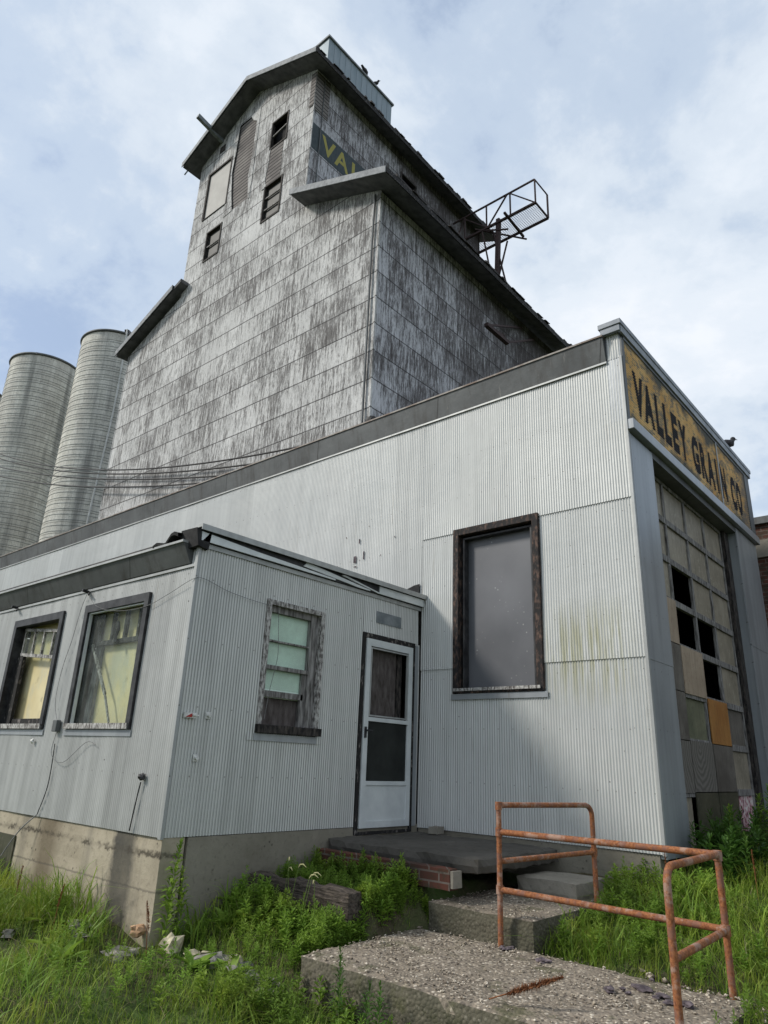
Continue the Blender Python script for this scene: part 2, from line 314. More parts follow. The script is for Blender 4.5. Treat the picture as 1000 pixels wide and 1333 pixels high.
def siding():
    m = Mat('bare_clapboard', .9); x, y, z = m.xyz(); n = m.noise(2, 5, .65, (.6,.6,14)); g = m.noise(1.1, 4)
    fr = m.math('FRACT', m.math('MULTIPLY', z, 1/.19)); c = m.mix(n, (.06,.055,.05), (.36,.33,.31)); c = m.mix(m.ramp(g, (.4, 0), (.6, .6)), c, (.08,.07,.07))
    c = m.mix(m.ramp(fr, (.15, 1), (.35, 0)), c, (.010,.009,.009)); return m.color(c).bump(fr, .6, .02).m
M['siding'] = siding()
M['soffit'] = simple('dark_soffit_boards', (.06,.062,.065), (.13,.13,.135), 3, .85, v=(1,1,1))
M['rake'] = simple('grey_rake_trim', (.13,.14,.15), (.27,.285,.30), 6, .7)
M['shingle'] = simple('curled_shingles', (.03,.028,.03), (.10,.09,.085), 9, .95, bump=.8)
M['headhouse'] = simple('blue_grey_sheet', (.20,.25,.28), (.27,.315,.345), 1.3, .55, .2, v=(2,2,.3), bump=.05)
def stave():
    m = Mat('silo_stave_concrete', .92, 0, .15); t = m.n('ShaderNodeTexCoord').outputs['Object']; s = m.n('ShaderNodeSeparateXYZ'); m.L(t, s.inputs[0])
    ang = m.math('ARCTAN2', s.outputs[1], s.outputs[0]); z = s.outputs[2]
    cell = m.white(m.comb(m.math('FLOOR', m.math('MULTIPLY', ang, 9)), m.math('FLOOR', m.math('DIVIDE', z, .76)), 1))
    n = m.noise(.8, 7, .65, (1,1,.35)); f = m.noise(9, 5, .65)
    c = m.mix(cell, (.58,.57,.51), (.70,.69,.63)); c = m.mix(m.ramp(n, (.38, .0), (.66, .8)), c, (.40,.39,.36)); c = m.mix(m.ramp(f, (.5, 0), (.75, .5)), c, (.08,.078,.07))
    band = m.noise(1, 4, .6, (1,1,.06), (3,8,0)); c = m.mix(m.ramp(band, (.54, 0), (.68, .65)), c, (.16,.158,.15))
    fr = m.math('FRACT', m.math('DIVIDE', z, .76)); c = m.mix(m.ramp(fr, (.05, .55), (.10, 0)), c, (.07,.068,.06))
    fa = m.math('FRACT', m.math('MULTIPLY', ang, 9)); c = m.mix(m.ramp(fa, (.03, .35), (.07, 0)), c, (.09,.088,.08))
    return m.color(c).bump(f, .5, .03).bump(n, .4, .1).m
M['stave'] = stave()
def brick():
    m = Mat('old_red_brick', .9, 0, .2); x, y, z = m.xyz(); b = m.n('ShaderNodeTexBrick'); m.L(m.comb(m.math('ADD', x, y), z, 0), b.inputs['Vector'])
    b.inputs['Scale'].default_value = 1; b.inputs['Brick Width'].default_value = .215; b.inputs['Row Height'].default_value = .075; b.inputs['Mortar Size'].default_value = .008
    b.inputs['Color1'].default_value = (.13,.05,.035,1); b.inputs['Color2'].default_value = (.09,.04,.03,1); b.inputs['Mortar'].default_value = (.17,.14,.12,1)
    n = m.noise(1.3, 5); c = m.mix(m.ramp(n, (.5, 0), (.7, .75)), b.outputs[0], (.045,.035,.03)); c = m.mix(m.ramp(m.noise(7, 6, .7), (.48, 0), (.6, .75)), c, (.05,.045,.03)); return m.color(c).bump(b.outputs['Fac'], -.5, .01).m
M['brick'] = brick(); M['old_brick'] = simple('mossy_red_brick', (.035,.03,.022), (.16,.05,.035), 9, .95, v=(1,1,2.5), bump=.7, lo=.42, hi=.6, bd=.02)
def rustpipe():
    m = Mat('rusted_pipe_with_old_paint', .8, .1, .3); n = m.noise(9, 8, .7); f = m.noise(60, 5, .65)
    c = m.mix(m.ramp(f, (.35, 0), (.65, 1)), (.15,.05,.022), (.37,.15,.06)); c = m.mix(m.ramp(m.noise(16, 5, .6), (.5, 0), (.62, .8)), c, (.20,.10,.075))
    c = m.mix(m.ramp(n, (.53, 0), (.60, .7)), c, (.36,.25,.20)); return m.color(c).bump(n, .6, .004).bump(f, .5, .002).m
M['rust'] = rustpipe()
def signmat():
    m = Mat('faded_yellow_sign_paint', .75, 0, .3); a = m.noise(2.2, 7, .62, (1,1,1.4)); b = m.noise(5, 7, .75, (1,1.0,1.7)); g = m.noise(1.4, 5, .6, (1,1,1), (5,5,5)); x, y, z = m.xyz()
    c = m.mix(m.ramp(a, (.35, 0), (.65, 1)), (.66,.39,.14), (.80,.56,.27)); c = m.mix(m.ramp(b, (.50, 0), (.56, .85)), c, (.24,.22,.19))
    e = m.math('MINIMUM', m.math('SUBTRACT', z, 5.36), m.math('SUBTRACT', 6.47, z)); e = m.math('ADD', e, m.math('MULTIPLY', m.math('SUBTRACT', .5, g), .75))
    c = m.mix(m.ramp(e, (.02, .9), (.12, 0)), c, (.085,.105,.115)); re = m.math('ADD', m.math('SUBTRACT', 12.3, y), m.math('MULTIPLY', m.math('SUBTRACT', .5, b), 2.0)); c = m.mix(m.ramp(re, (.1, .85), (.5, 0)), c, (.23,.20,.18))
    return m.color(c).bump(b, .3, .004).m
M['sign'] = signmat()
def worn_letter(name, col, col2, thr=.5):
    m = Mat(name, .7, 0, .3); n = m.noise(7, 7, .72, (1,.7,1.8)); m.color(m.mix(m.noise(4, 3), col, col2)); t = m.n('ShaderNodeBsdfTransparent'); x = m.n('ShaderNodeMixShader')
    m.L(m.ramp(n, (thr, 1), (thr+.06, .12)), x.inputs[0]); m.L(t.outputs[0], x.inputs[1]); m.L(m.b.outputs[0], x.inputs[2]); m.L(x.outputs[0], m.t.nodes['Material Output'].inputs[0]); return m.m
M['ink'] = worn_letter('flaking_black_lettering', (.018,.02,.03), (.04,.035,.045), .66)
M['gold'] = worn_letter('flaking_gold_lettering', (.28,.25,.06), (.36,.32,.09), .62)
M['band'] = simple('dark_teal_sign_band', (.035,.05,.06), (.07,.085,.09), 4, .8, v=(5,5,1))
def doorpane(name, c1, c2, c3):
    m = Mat(name, .55, 0, .4); n = m.noise(2.4, 7, .66); f = m.noise(17, 6, .7, (1,1,.8)); c = m.mix(m.ramp(n, (.35, 0), (.65, 1)), c1, c2); c = m.mix(m.ramp(f, (.55, 0), (.66, .6)), c, c3); c = m.mix(m.ramp(m.noise(1, 5, .7, (26, 26, 1.6)), (.5, 0), (.68, .55)), c, tuple(k*.5 for k in c1)); return m.color(c).bump(f, .25, .004).m
M['dusty_pane'] = doorpane('dusty_garage_pane', (.21,.185,.14), (.31,.275,.215), (.44,.40,.32))
M['green_pane'] = doorpane('green_stained_board', (.10,.11,.07), (.17,.17,.11), (.06,.06,.04))
M['tan_ply'] = doorpane('tan_plywood', (.30,.235,.17), (.40,.32,.24), (.20,.11,.08))
M['grey_ply'] = doorpane('dark_grey_plywood', (.09,.08,.068), (.17,.155,.135), (.045,.04,.035))
M['orange_ply'] = doorpane('orange_plywood', (.30,.13,.035), (.40,.20,.06), (.16,.09,.04))
M['moss_board'] = doorpane('mossy_board', (.045,.045,.028), (.085,.08,.05), (.15,.13,.10))
def swirl():
    m = Mat('swirl_grain_plywood', .85, 0, .2); w = m.n('ShaderNodeTexWave', wave_type='RINGS', rings_direction='X'); m.L(m.sc((1,1.2,1), (-2.7,-10.7,-1.85)), w.inputs['Vector']); w.inputs['Scale'].default_value = 4.2; w.inputs['Distortion'].default_value = 5; w.inputs['Detail'].default_value = 2; w.inputs['Detail Scale'].default_value = 1.2
    return m.color(m.mix(w.outputs[0], (.10,.092,.08), (.165,.152,.135))).m
M['swirl_ply'] = swirl()
def graf():
    m = Mat('torn_pink_and_white_paper', .8); n = m.noise(13, 5, .7); c = m.ramp(n, (.40, (.05,.04,.04)), (.46, (.42,.16,.20)), (.54, (.55,.40,.40)), (.60, (.65,.63,.60))); return m.color(c).m
M['paper'] = graf()
def leafmat(name, c1, c2, c3=None, scale=9):
    m = Mat(name, .55, 0, .3); n = m.noise(scale, 4, .6); b = m.noise(.9, 3, .6); c = m.mix(m.ramp(n, (.3, 0), (.7, 1)), c1, c2); c = m.mix(m.ramp(b, (.4, 0), (.62, .55)), c, (c1[0]*.55, c1[1]*.5, c1[2]*.5))
    c = m.mix(m.ramp(m.noise(2.3, 3, .6), (.5, 0), (.68, .55)), c, (c2[0]*1.25, c2[1]*1.02, c2[2]))
    if c3: c = m.mix(m.ramp(m.noise(31, 2, .5), (.62, 0), (.7, .8)), c, c3)
    m.color(c); t = m.n('ShaderNodeBsdfTranslucent'); m.L(c, t.inputs[0]); x = m.n('ShaderNodeMixShader'); x.inputs[0].default_value = .42
    m.L(m.b.outputs[0], x.inputs[1]); m.L(t.outputs[0], x.inputs[2]); m.L(x.outputs[0], m.t.nodes['Material Output'].inputs[0]); return m.m
M['grass'] = leafmat('grass_blades', (.14,.25,.025), (.36,.47,.07), (.48,.44,.18))
M['weed'] = leafmat('weed_leaves', (.15,.27,.035), (.27,.42,.06))
M['weed_dark'] = leafmat('dark_weed_leaves', (.05,.12,.02), (.10,.20,.035))
M['clover'] = leafmat('low_ground_leaves', (.06,.13,.02), (.12,.22,.035))
M['stem'] = simple('green_stem', (.08,.13,.03), (.14,.20,.05), 9, .7)
M['seed'] = simple('pale_seed_head', (.26,.25,.12), (.40,.38,.20), 30, .8)
M['brown_weed'] = simple('dried_brown_seed_head', (.14,.05,.02), (.28,.12,.05), 30, .9)
def soil():
    m = Mat('soil_and_thatch', .95, 0, .1); a = m.noise(1.2, 7, .65); f = m.noise(18, 6, .65); c = m.mix(m.ramp(a, (.4, 0), (.6, 1)), (.075,.065,.04), (.07,.11,.03)); c = m.mix(m.ramp(f, (.5, 0), (.7, .7)), c, (.12,.11,.06)); return m.color(c).bump(f, 1, .03).m
M['soil'] = soil()
M['pebble'] = doorpane('mixed_pebbles', (.20,.165,.125), (.40,.35,.28), (.58,.53,.45))
M['skyrock'] = M['rock']

# ------------------------------------------------------------------ setting: the ground
def sstep(a, b, x): t = np.clip((x-a)/(b-a), 0, 1); return t*t*(3-2*t)
def gz(x, y):
    x = np.asarray(x, float); y = np.asarray(y, float)
    left = .15*sstep(2, 3.65, y)
    right = .22*sstep(4.1, 5.2, y)+.38*sstep(5.5, 7.3, y)
    terr = .10+.24*sstep(3.75, 4.5, y)*(1-.55*sstep(.2, 1.0, x))+(.46-.10-.24*(1-.55*sstep(.2, 1.0, x)))*sstep(4.68, 4.80, y)+.05*sstep(5.0, 5.4, y)
    k = sstep(1.4, 2.0, x); kt = sstep(-.5, 0, x)
    mid = terr*(1-k)+right*k
    g = left*(1-kt)+mid*kt
    slab = sstep(1.30, 1.50, x)*(1-sstep(3.85, 4.1, x))*sstep(3.8, 4.05, y)*(1-sstep(5.3, 5.5, y)); g = g*(1-slab)+.0*slab
    slab2 = sstep(1.4, 1.6, x)*(1-sstep(2.35, 2.55, x))*sstep(5.25, 5.4, y)*(1-sstep(7.0, 7.1, y)); g = g*(1-slab2)+.15*slab2
    g = g-.10*sstep(.7, 1.3, x)*(1-sstep(3.9, 4.05, y))*(1-sstep(4.1, 5, x)); g = g+.025*np.sin(x*3.1+1)*np.cos(y*2.7)+.015*np.sin(x*7.3+y*5.1)
    far = sstep(9, 20, np.hypot(x-2, y-4)); return g*(1-far)+.3*far
xs = np.concatenate([[-400,-150,-60,-30,-18,-12], np.arange(-8, 9, .12), [10,13,18,30,60,150,400]]); ys = np.concatenate([[-400,-100,-30,-12,-5,-2], np.arange(0, 13, .12), [14,18,25,40,70,150,400]])
X, Y = np.meshgrid(xs, ys); Z = gz(X, Y); nx, ny = len(xs), len(ys)
mb = MB(); mb.add(np.stack([X.ravel(), Y.ravel(), Z.ravel()], 1).tolist(), [(j*nx+i, j*nx+i+1, (j+1)*nx+i+1, (j+1)*nx+i) for j in range(ny-1) for i in range(nx-1)], True)
tag(mb.build('ground', M['soil']), None, None, None, 'structure')

# ------------------------------------------------------------------ corrugated sheet walls
def corr(mb, axis, plane, out, u0, u1, z0, z1, pitch=PITCH, amp=AMP, lap=0):
    """vertical corrugation; axis 'x' = wall runs along x at y=plane; 'y' = runs along y at x=plane; out=+-1 outward"""
    k0 = int(math.ceil(u0/(pitch/6))); k1 = int(math.floor(u1/(pitch/6)))
    us = [u0]+[k*pitch/6 for k in range(k0, k1+1) if u0 < k*pitch/6 < u1]+[u1]
    nz = max(1, int((z1-z0)/.45)); zs = [z0+(z1-z0)*i/nz for i in range(nz+1)]
    vs = []
    for i, z in enumerate(zs):
        for u in us:
            d = amp*math.sin(2*math.pi*u/pitch)+lap*(1-(z-z0)/(z1-z0))+.003*math.sin(u*2.3+z*1.9)+.0015*math.sin(u*5.7-z*3)
            p = plane+out*d
            vs.append((u, p, z) if axis == 'x' else (p, u, z))
    n = len(us); mb.add(vs, [(j*n+i, j*n+i+1, (j+1)*n+i+1, (j+1)*n+i) for j in range(len(zs)-1) for i in range(n-1)], True)
def corr_holes(mb, axis, plane, out, u0, u1, z0, z1, holes, **k):
    us = sorted({u0, u1, *[h[0] for h in holes], *[h[1] for h in holes]}); 
    for a, b in zip(us, us[1:]):
        hs = sorted([(h[2], h[3]) for h in holes if h[0] < (a+b)/2 < h[1]]); z = z0
        for c, d in hs:
            if c > z: corr(mb, axis, plane, out, a, b, z, c, **k)
            z = max(z, d)
        if z < z1: corr(mb, axis, plane, out, a, b, z, z1, **k)
def ring(mb, axis, plane, out, u0, u1, z0, z1, w, d0, d1, wb=None, wt=None):
    """rectangular frame: width w, from depth d0 to d1 (outward positive)"""
    wb = wb or w; wt = wt or w
    def bx(a, b, c, d):
        p, q = sorted((plane+out*d0, plane+out*d1))
        if axis == 'x': mb.box(a, b, p, q, c, d)
        else: mb.box(p, q, a, b, c, d)
    bx(u0, u0+w, z0, z1); bx(u1-w, u1, z0, z1); bx(u0+w, u1-w, z0, z0+wb); bx(u0+w, u1-w, z1-wt, z1)
def pbox(mb, axis, plane, out, u0, u1, z0, z1, d0, d1):
    p, q = sorted((plane+out*d0, plane+out*d1))
    if axis == 'x': mb.box(u0, u1, p, q, z0, z1)
    else: mb.box(p, q, u0, u1, z0, z1)
    return mb

# ================================================================== ANNEX
YA, YM = 3.65, 7.13
annex = thing('metal_annex', (-3, 5.4, 0), 'low lean-to annex in grey corrugated metal with concrete base, at the left front', 'building')
mb = MB(); H1 = (-2.02, -.76, 1.77, 3.05); H0 = (-3.86, -2.58, 1.77, 3.05)
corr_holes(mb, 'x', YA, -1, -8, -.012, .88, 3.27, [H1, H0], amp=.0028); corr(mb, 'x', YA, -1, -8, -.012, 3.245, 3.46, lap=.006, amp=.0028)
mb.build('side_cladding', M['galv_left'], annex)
mb = MB(); HW = (4.56, 5.32, 1.80, 3.06); HD = (6.04, 6.95, .86, 2.95)
corr_holes(mb, 'y', 0, 1, YA+.012, 6.0, .88, 3.47, [HW]); corr(mb, 'y', 0, 1, 6.0, 7.06, 2.98, 3.47, lap=.006); corr(mb, 'y', 0, 1, 6.95, 7.10, .86, 2.98)
corr(mb, 'y', 0.004, 1, 4.42, 5.42, 1.70, 1.76, lap=.004)
mb.build('front_cladding', M['galv_front'], annex)
mb = MB(); mb.box(-.030, .012, YA-.018, YA+.012, .87, 3.45); mb.box(-8, -.03, YA-.016, YA-.008, 3.235, 3.262); mb.box(.008, .016, YA+.03, 7.1, 3.425, 3.47)
mb.build('corner_trim', M['trim_metal'], annex)
mb = MB(); mb.box(-8, -.05, YA+.05, YA+.12, .9, 1.76); mb.box(-8, -.05, YA+.3, YA+.34, .9, 3.4) if False else None
for a, b in ((-8, -3.9), (-2.55, -2.05), (-.73, -.05)): mb.box(a, b, YA+.05, YA+.12, 1.76, 3.4)
for a, b in ((YA+.15, 4.54), (5.34, 6.0), (6.97, 7.1)): mb.box(-.12, -.05, a, b, .9, 3.4)
mb.box(-.12, -.05, 4.54, 5.34, .9, 1.78); mb.box(-.12, -.05, 4.54, 5.34, 3.07, 3.4); mb.box(-.12, -.05, 6.0, 6.97, 2.98, 3.4)
mb.box(-8.1, -.12, YA+.12, 7.1, .75, .84); mb.box(-8.1, -8, YA+.02, 7.1, .75, 3.45)
mb.build('inner_wall', M['dark_wood'], annex)
mb = MB(); mb.box(-8, -.02, YA-.03, 7.1, 3.47, 3.56); mb.build('roof', M['roofing'], annex)
# foundation: faces with a rough surface
def rough_box(mb, x0, x1, y0, y1, z0, z1, step=.06, amp=.008, seed=0, round_=.02):
    bm = bmesh.new(); bmesh.ops.create_cube(bm, size=1)
    L = (x1-x0, y1-y0, z1-z0)
    for v in bm.verts: v.co = Vector((x0+(v.co.x+.5)*L[0], y0+(v.co.y+.5)*L[1], z0+(v.co.z+.5)*L[2]))
    for ax in range(3):
        n = max(1, int(L[ax]/step)); o = (x0, y0, z0)[ax]
        for i in range(1, n):
            no = Vector((0, 0, 0)); no[ax] = 1; co = Vector((x0, y0, z0)); co[ax] = o+L[ax]*i/n
            bmesh.ops.bisect_plane(bm, geom=bm.verts[:]+bm.edges[:]+bm.faces[:], plane_co=co, plane_no=no)
    from mathutils import noise as N
    c = Vector(((x0+x1)/2, (y0+y1)/2, (z0+z1)/2)); bm.normal_update()
    new = []
    for v in bm.verts:
        q = v.co*6+Vector((seed*3.7, 0, 0)); d = N.noise(q)*amp+N.noise(q*3.1)*amp*.5
        e = sum(1 for f_ in (abs(v.co.x-x0), abs(v.co.x-x1), abs(v.co.y-y0), abs(v.co.y-y1), abs(v.co.z-z0), abs(v.co.z-z1)) if f_ < 1e-4)
        p = v.co+v.normal*d
        if e >= 2: p -= v.normal*round_*(.6+.9*abs(N.noise(q*2.2)))
        new.append(p)
    mb.add([tuple(p) for p in new], [tuple(v.index for v in f.verts) for f in bm.faces], False); bm.free(); return mb
mb = MB(); rough_box(mb, -8, -.004, YA+.012, YA+.25, -.35, .885, .1, .006, 1, .012); f = mb.build('foundation', M['foundation'], annex)
mb = MB(); rough_box(mb, -2.62, -.06, YA-.03, YA+.03, -.3, .60, .07, .006, 3, .02); mb.build('foundation_ledge', M['foundation'], annex) if False else None
mb = MB(); rough_box(mb, -.22, 0.004, YA+.262, 7.12, -.35, .878, .1, .005, 2, .006); mb.build('foundation', M['foundation_side'], annex)
# crawl-space opening at the far left, its shaded recess painted as a flat panel
mb = MB(); mb.box(-3.6, -2.72, YA-.006, YA+.02, -.1, .66); mb.build('crawl_space_dark', M['moss_board'], annex)
# dark sloped gutter panel along the side eave
mb = MB(); mb.hexa([(-8,YA-.025,3.27),(-.10,YA-.025,3.27),(-.10,YA+.02,3.27),(-8,YA+.02,3.27),(-8,YA-.12,3.46),(-.10,YA-.12,3.46),(-.10,YA+.02,3.46),(-8,YA+.02,3.46)])
g = mb.build('eave_gutter', M['dark_fascia'], annex)
mb = MB(); mb.box(-8, -.10, YA-.135, YA+.03, 3.462, 3.485); mb.build('gutter_lip', M['trim_metal'], g)
# front coping
mb = MB(); mb.box(-.03, .035, YA-.03, 7.10, 3.475, 3.60); mb.build('coping_board', M['black_paint'], annex)
mb = MB(); mb.box(-.06, .085, YA-.06, 7.13, 3.602, 3.632); mb.box(.075, .085, YA-.06, 7.13, 3.575, 3.602)
cp = mb.build('coping_cap', M['trim_metal'], annex)
mb = MB(); mb.prism([(YA-.03,3.478),(5.45,3.478),(5.45,3.495),(4.3,3.53),(YA-.03,3.565)], 0, .037, .05); mb.prism([(4.95,3.53),(5.85,3.478),(6.05,3.478),(6.05,3.49),(5.0,3.585)], 0, .038, .049); mb.prism([(5.6,3.585),(6.30,3.49),(6.30,3.575),(5.7,3.595)], 0, .0385, .0485) if False else None
mb.box(.037, .052, 6.22, 7.10, 3.478, 3.57); mb.prism([(5.55,3.56),(6.2,3.478),(6.22,3.478),(6.22,3.49),(5.6,3.575)], 0, .0372, .051)
mb.build('loose_coping_strip', M['white_metal'], annex)
# torn black roofing at the corner
mb = MB(); rr = random.Random(3)
mb.hexa([(-.24,YA-.07,3.40),(.05,YA-.06,3.42),(.05,YA+.06,3.40),(-.24,YA+.05,3.40),(-.22,YA-.09,3.60),(.03,YA-.085,3.595),(.05,YA+.08,3.598),(-.20,YA+.05,3.598)])
pr = None
pts = []
for i in range(9):
    t = i/8; x = -.2-.42*t; z = 3.57-.085*t+.03*math.sin(t*9); pts.append((x, YA-.14-.01*math.sin(t*7), z)); 
vs = []; 
for p in pts: vs += [p, (p[0], p[1]+.16, p[2]+.015+.02*math.sin(p[0]*30)), (p[0], p[1]+.16, p[2]-.01), (p[0], p[1]+.005, p[2]-.03-.01*math.sin(p[0]*23))]
mb.add(vs, [(4*i+k, 4*i+(k+1) % 4, 4*i+4+(k+1) % 4, 4*i+4+k) for i in range(8) for k in range(4)])
mb.build('torn_roofing', M['black_tar'], annex)
# vent patch over the door
mb = MB(); corr(mb, 'y', .012, 1, 6.22, 6.69, 3.13, 3.27, pitch=.016, amp=.003); mb.build('patch_panel', M['steel'], annex)

# --- side windows
def side_window(H, tilt):
    u0, u1, z0, z1 = H
    mb = MB(); ring(mb, 'x', YA, -1, u0-.025, u1+.02, z0-.02, z1+.02, .075, -.10, .03, wb=.03, wt=.085)
    w = mb.build('window', M['black_paint'], annex); w['label'] = 'black framed window with dusty yellow panes' if tilt else 'black framed window with a slipped upper sash'
    mb = MB(); pbox(mb, 'x', YA, -1, u0-.01, u1+.0, z0-.018, z0+.035, .031, .045); mb.build('sill', M['white_peel'], w)
    mb = MB(); pbox(mb, 'x', YA, -1, u0+.04, u1-.04, z0+.0, z1-.02, -.18, -.17) ; mb.build('yellow_panel', M['yellow'], w)
    mb = MB(); pbox(mb, 'x', YA, -1, u0+.05, u1-.055, z0+.03, z1-.09, -.052, -.049)
    if tilt: mb.build('glass', M['glass'], w)
    a, b = u0+.10, u1-.10
    if tilt:
        mb = MB(); ring(mb, 'x', YA, -1, u0+.052, u1-.057, z0+.012, z1-.068, .014, -.03, .004); mb.build('storm_frame', M['white_metal'], w)
        zb = z0+.86; mb = MB(); pbox(mb, 'x', YA, -1, a-.02, b+.05, zb, zb+.045, -.15, -.10)
        for k in (.25, .5, .75): pbox(mb, 'x', YA, -1, a+(b-a)*k-.018+.03, a+(b-a)*k+.018+.03, zb+.045, z1-.075, -.145, -.105)
        pbox(mb, 'x', YA, -1, a-.03, a+.03, zb+.045, z1-.07, -.15, -.10); mb.build('sash_bar', M['peel_dark'], w)
        mb = MB(); pbox(mb, 'x', YA, -1, a-.03, a+.09, z0+.03, zb, -.17, -.13); mb.build('inner_jamb', M['old_wood'], w)
        mb = MB(); mb.bar((a-.02, YA+.08, zb+.01), (a+.42, YA+.085, z0+.33), .022, .03); mb.bar((a+.42, YA+.085, z0+.33), (a+.58, YA+.09, z0+.05), .018); mb.build('fallen_bar', M['white_peel'], w)
        mb = MB(); mb.tube([(a+.46, YA+.075, z1-.2), (a+.50, YA+.07, z1-.28), (a+.45, YA+.075, z1-.35), (a+.47, YA+.07, z1-.42)], .02, 6); mb.build('hanging_rag', M['black_tar'], w)
    else:
        # upper sash has dropped on the right
        def T(u, z): return (u, z-.10*(u-a)/(b-a))
        def sk(ua, ub, za, zb_, d0, d1, mbb):
            P = [T(ua, za), T(ub, za), T(ub, zb_), T(ua, zb_)]; mbb.prism(P, 1, YA+d0, YA+d1)
        mb = MB(); zt, zb = z1-.07, z0+.86
        sk(a+.02, b+.05, zt-.035, zt, .06, .1, mb); sk(a+.02, b+.05, zb, zb+.04, .06, .1, mb)
        for k in (.0, .26, .5, .74, .98): sk(a+.02+(b-a)*k, a+.045+(b-a)*k, zb+.04, zt-.035, .065, .095, mb)
        mb.build('sash', M['white_peel'], w); mb = MB(); sk(a+.04, b+.03, zb+.03, zt-.02, .078, .082, mb); mb.build('glass', M['glass'], w)
        mb = MB(); pbox(mb, 'x', YA, -1, u0+.05, u0+.22, z0+.01, zb+.0, -.10, -.06); pbox(mb, 'x', YA, -1, u0+.05, u1-.055, z0+.01, z0+.10, -.12, -.08); mb.build('inner_jamb', M['peel_dark'], w)
    mb = MB(); pbox(mb, 'x', YA, -1, u0-.04, u1+.04, z0-.085, z0-.03, .004, .013); mb.build('flashing', M['galv_flat'], w)
side_window(H1, True); side_window(H0, False)
# --- front window
u0, u1, z0, z1 = HW
mb = MB(); ring(mb, 'y', 0, 1, u0-.035, u1+.035, z0-.0, z1+.03, .055, -.10, .028, wb=.04, wt=.05); w = mb.build('window', M['white_peel'], annex); w['label'] = 'wooden window with peeling paint and a pale green blind'
mb = MB(); pbox(mb, 'y', 0, 1, u0+.02, u0+.045, z0+.04, z1-.02, -.1, .0); pbox(mb, 'y', 0, 1, u1-.13, u1-.02, z0+.04, z1-.02, -.1, -.02); pbox(mb, 'y', 0, 1, u0+.045, u1-.13, z1-.085, z1-.02, -.1, -.02)
mb.build('inner_jamb', M['old_wood'], w)
mb = MB(); pbox(mb, 'y', 0, 1, u0+.045, u1-.13, 2.395, 2.435, -.085, -.015); pbox(mb, 'y', 0, 1, u0+.045, u1-.13, 2.675, 2.692, -.08, -.03); pbox(mb, 'y', 0, 1, u0+.045, u1-.16, 2.125, 2.185, -.09, -.04); pbox(mb, 'y', 0, 1, u1-.19, u1-.13, z0+.04, 2.395, -.09, -.04); mb.build('sash', M['old_wood'], w)
mb = MB(); pbox(mb, 'y', 0, 1, u0+.04, u1-.12, 2.12, z1-.05, -.085, -.075); mb.build('blind', M['mint'], w)
mb = MB(); pbox(mb, 'y', 0, 1, u0+.04, u1-.12, z0+.02, 2.13, -.12, -.1); mb.build('board', M['brown_board'], w)
mb = MB(); pbox(mb, 'y', 0, 1, u0+.045, u1-.13, 2.2, z1-.085, -.062, -.06); mb.build('glass', M['glass'], w)
mb = MB(); rough_box(mb, -.03, .075, u0-.045, u1+.05, z0-.03, z0+.055, .05, .006, 5, .012); mb.build('sill', M['dark_wood'], w)
mb = MB(); pbox(mb, 'y', 0, 1, u0-.05, u1+.03, z0-.10, z0-.035, .010, .018); mb.build('flashing', M['galv_flat'], w)
# --- door
mb = MB(); ring(mb, 'y', 0, 1, 6.0, 6.985, .80, 2.985, .05, -.08, .02, wb=.03, wt=.06); dc = mb.build('door_casing', M['peel_dark'], annex)
mb = MB(); pbox(mb, 'y', 0, 1, 6.985, 7.06, .86, 2.96, .0, .012); mb.build('casing_board', M['galv_flat'], dc)
door = MB(); dx0, dx1 = 6.06, 6.925
ring(door, 'y', 0, 1, dx0, dx1, .865, 2.92, .075, .0, .035, wb=.07, wt=.085); pbox(door, 'y', 0, 1, dx0+.075, dx1-.075, 1.985, 2.03, .0, .034); pbox(door, 'y', 0, 1, dx0+.075, dx1-.075, 1.30, 1.345, .0, .036); pbox(door, 'y', 0, 1, dx0+.075, dx1-.075, .935, 1.30, .006, .022)
d = door.build('door', M['white_metal'], annex, .003); d['label'] = 'white aluminium storm door with a dark screen'
mb = MB(); ring(mb, 'y', 0, 1, dx0+.085, dx1-.085, 2.04, 2.825, .016, .006, .03); mb.build('window_frame', M['trim_metal'], d)
mb = MB(); pbox(mb, 'y', 0, 1, dx0+.07, dx1-.07, 1.34, 1.99, .008, .012); mb.build('screen', M['dark_screen'], d)
mb = MB(); pbox(mb, 'y', 0, 1, dx0+.0, dx1-.22, .87, 2.9, -.075, -.06); mb.build('inner_door', M['brown_board'], d)
mb = MB(); pbox(mb, 'y', 0, 1, dx1-.215, dx1-.13, .87, 2.9, -.07, -.04); mb.build('inner_jamb', M['dark_wood'], d)
mb = MB(); mb.box(.035, .05, dx0+.012, dx0+.04, 1.80, 1.92); mb.tube([(.05, dx0+.026, 1.88), (.085, dx0+.026, 1.88), (.09, dx0+.09, 1.875)], .011, 7); mb.build('handle', M['black_paint'], d)
# --- wires, insulators and clips on the annex
def wire(name, pts, r, mat, parent, sub=True):
    if sub:
        p = [Vector(q) for q in pts]; o = []
        for i in range(len(p)-1):
            a, b, c, d_ = p[max(i-1, 0)], p[i], p[i+1], p[min(i+2, len(p)-1)]
            for k in range(6):
                t = k/6; o.append(.5*((2*b)+(-a+c)*t+(2*a-5*b+4*c-d_)*t*t+(-a+3*b-3*c+d_)*t**3))
        o.append(p[-1]); pts = o
    m_ = MB(); m_.tube(pts, r, 5); return m_.build(name, mat, parent)
wire('wire', [(.03,4.56,3.02),(.03,4.3,3.03),(.03,4.0,3.06),(.03,3.72,3.12),(-.02,YA-.03,3.10),(-.4,YA-.03,3.00),(-.79,YA-.035,2.92),(-1.3,YA-.05,2.93),(-1.75,YA-.05,3.03),(-2.06,YA-.03,3.22)], .0028, M['grey_cable'], annex)
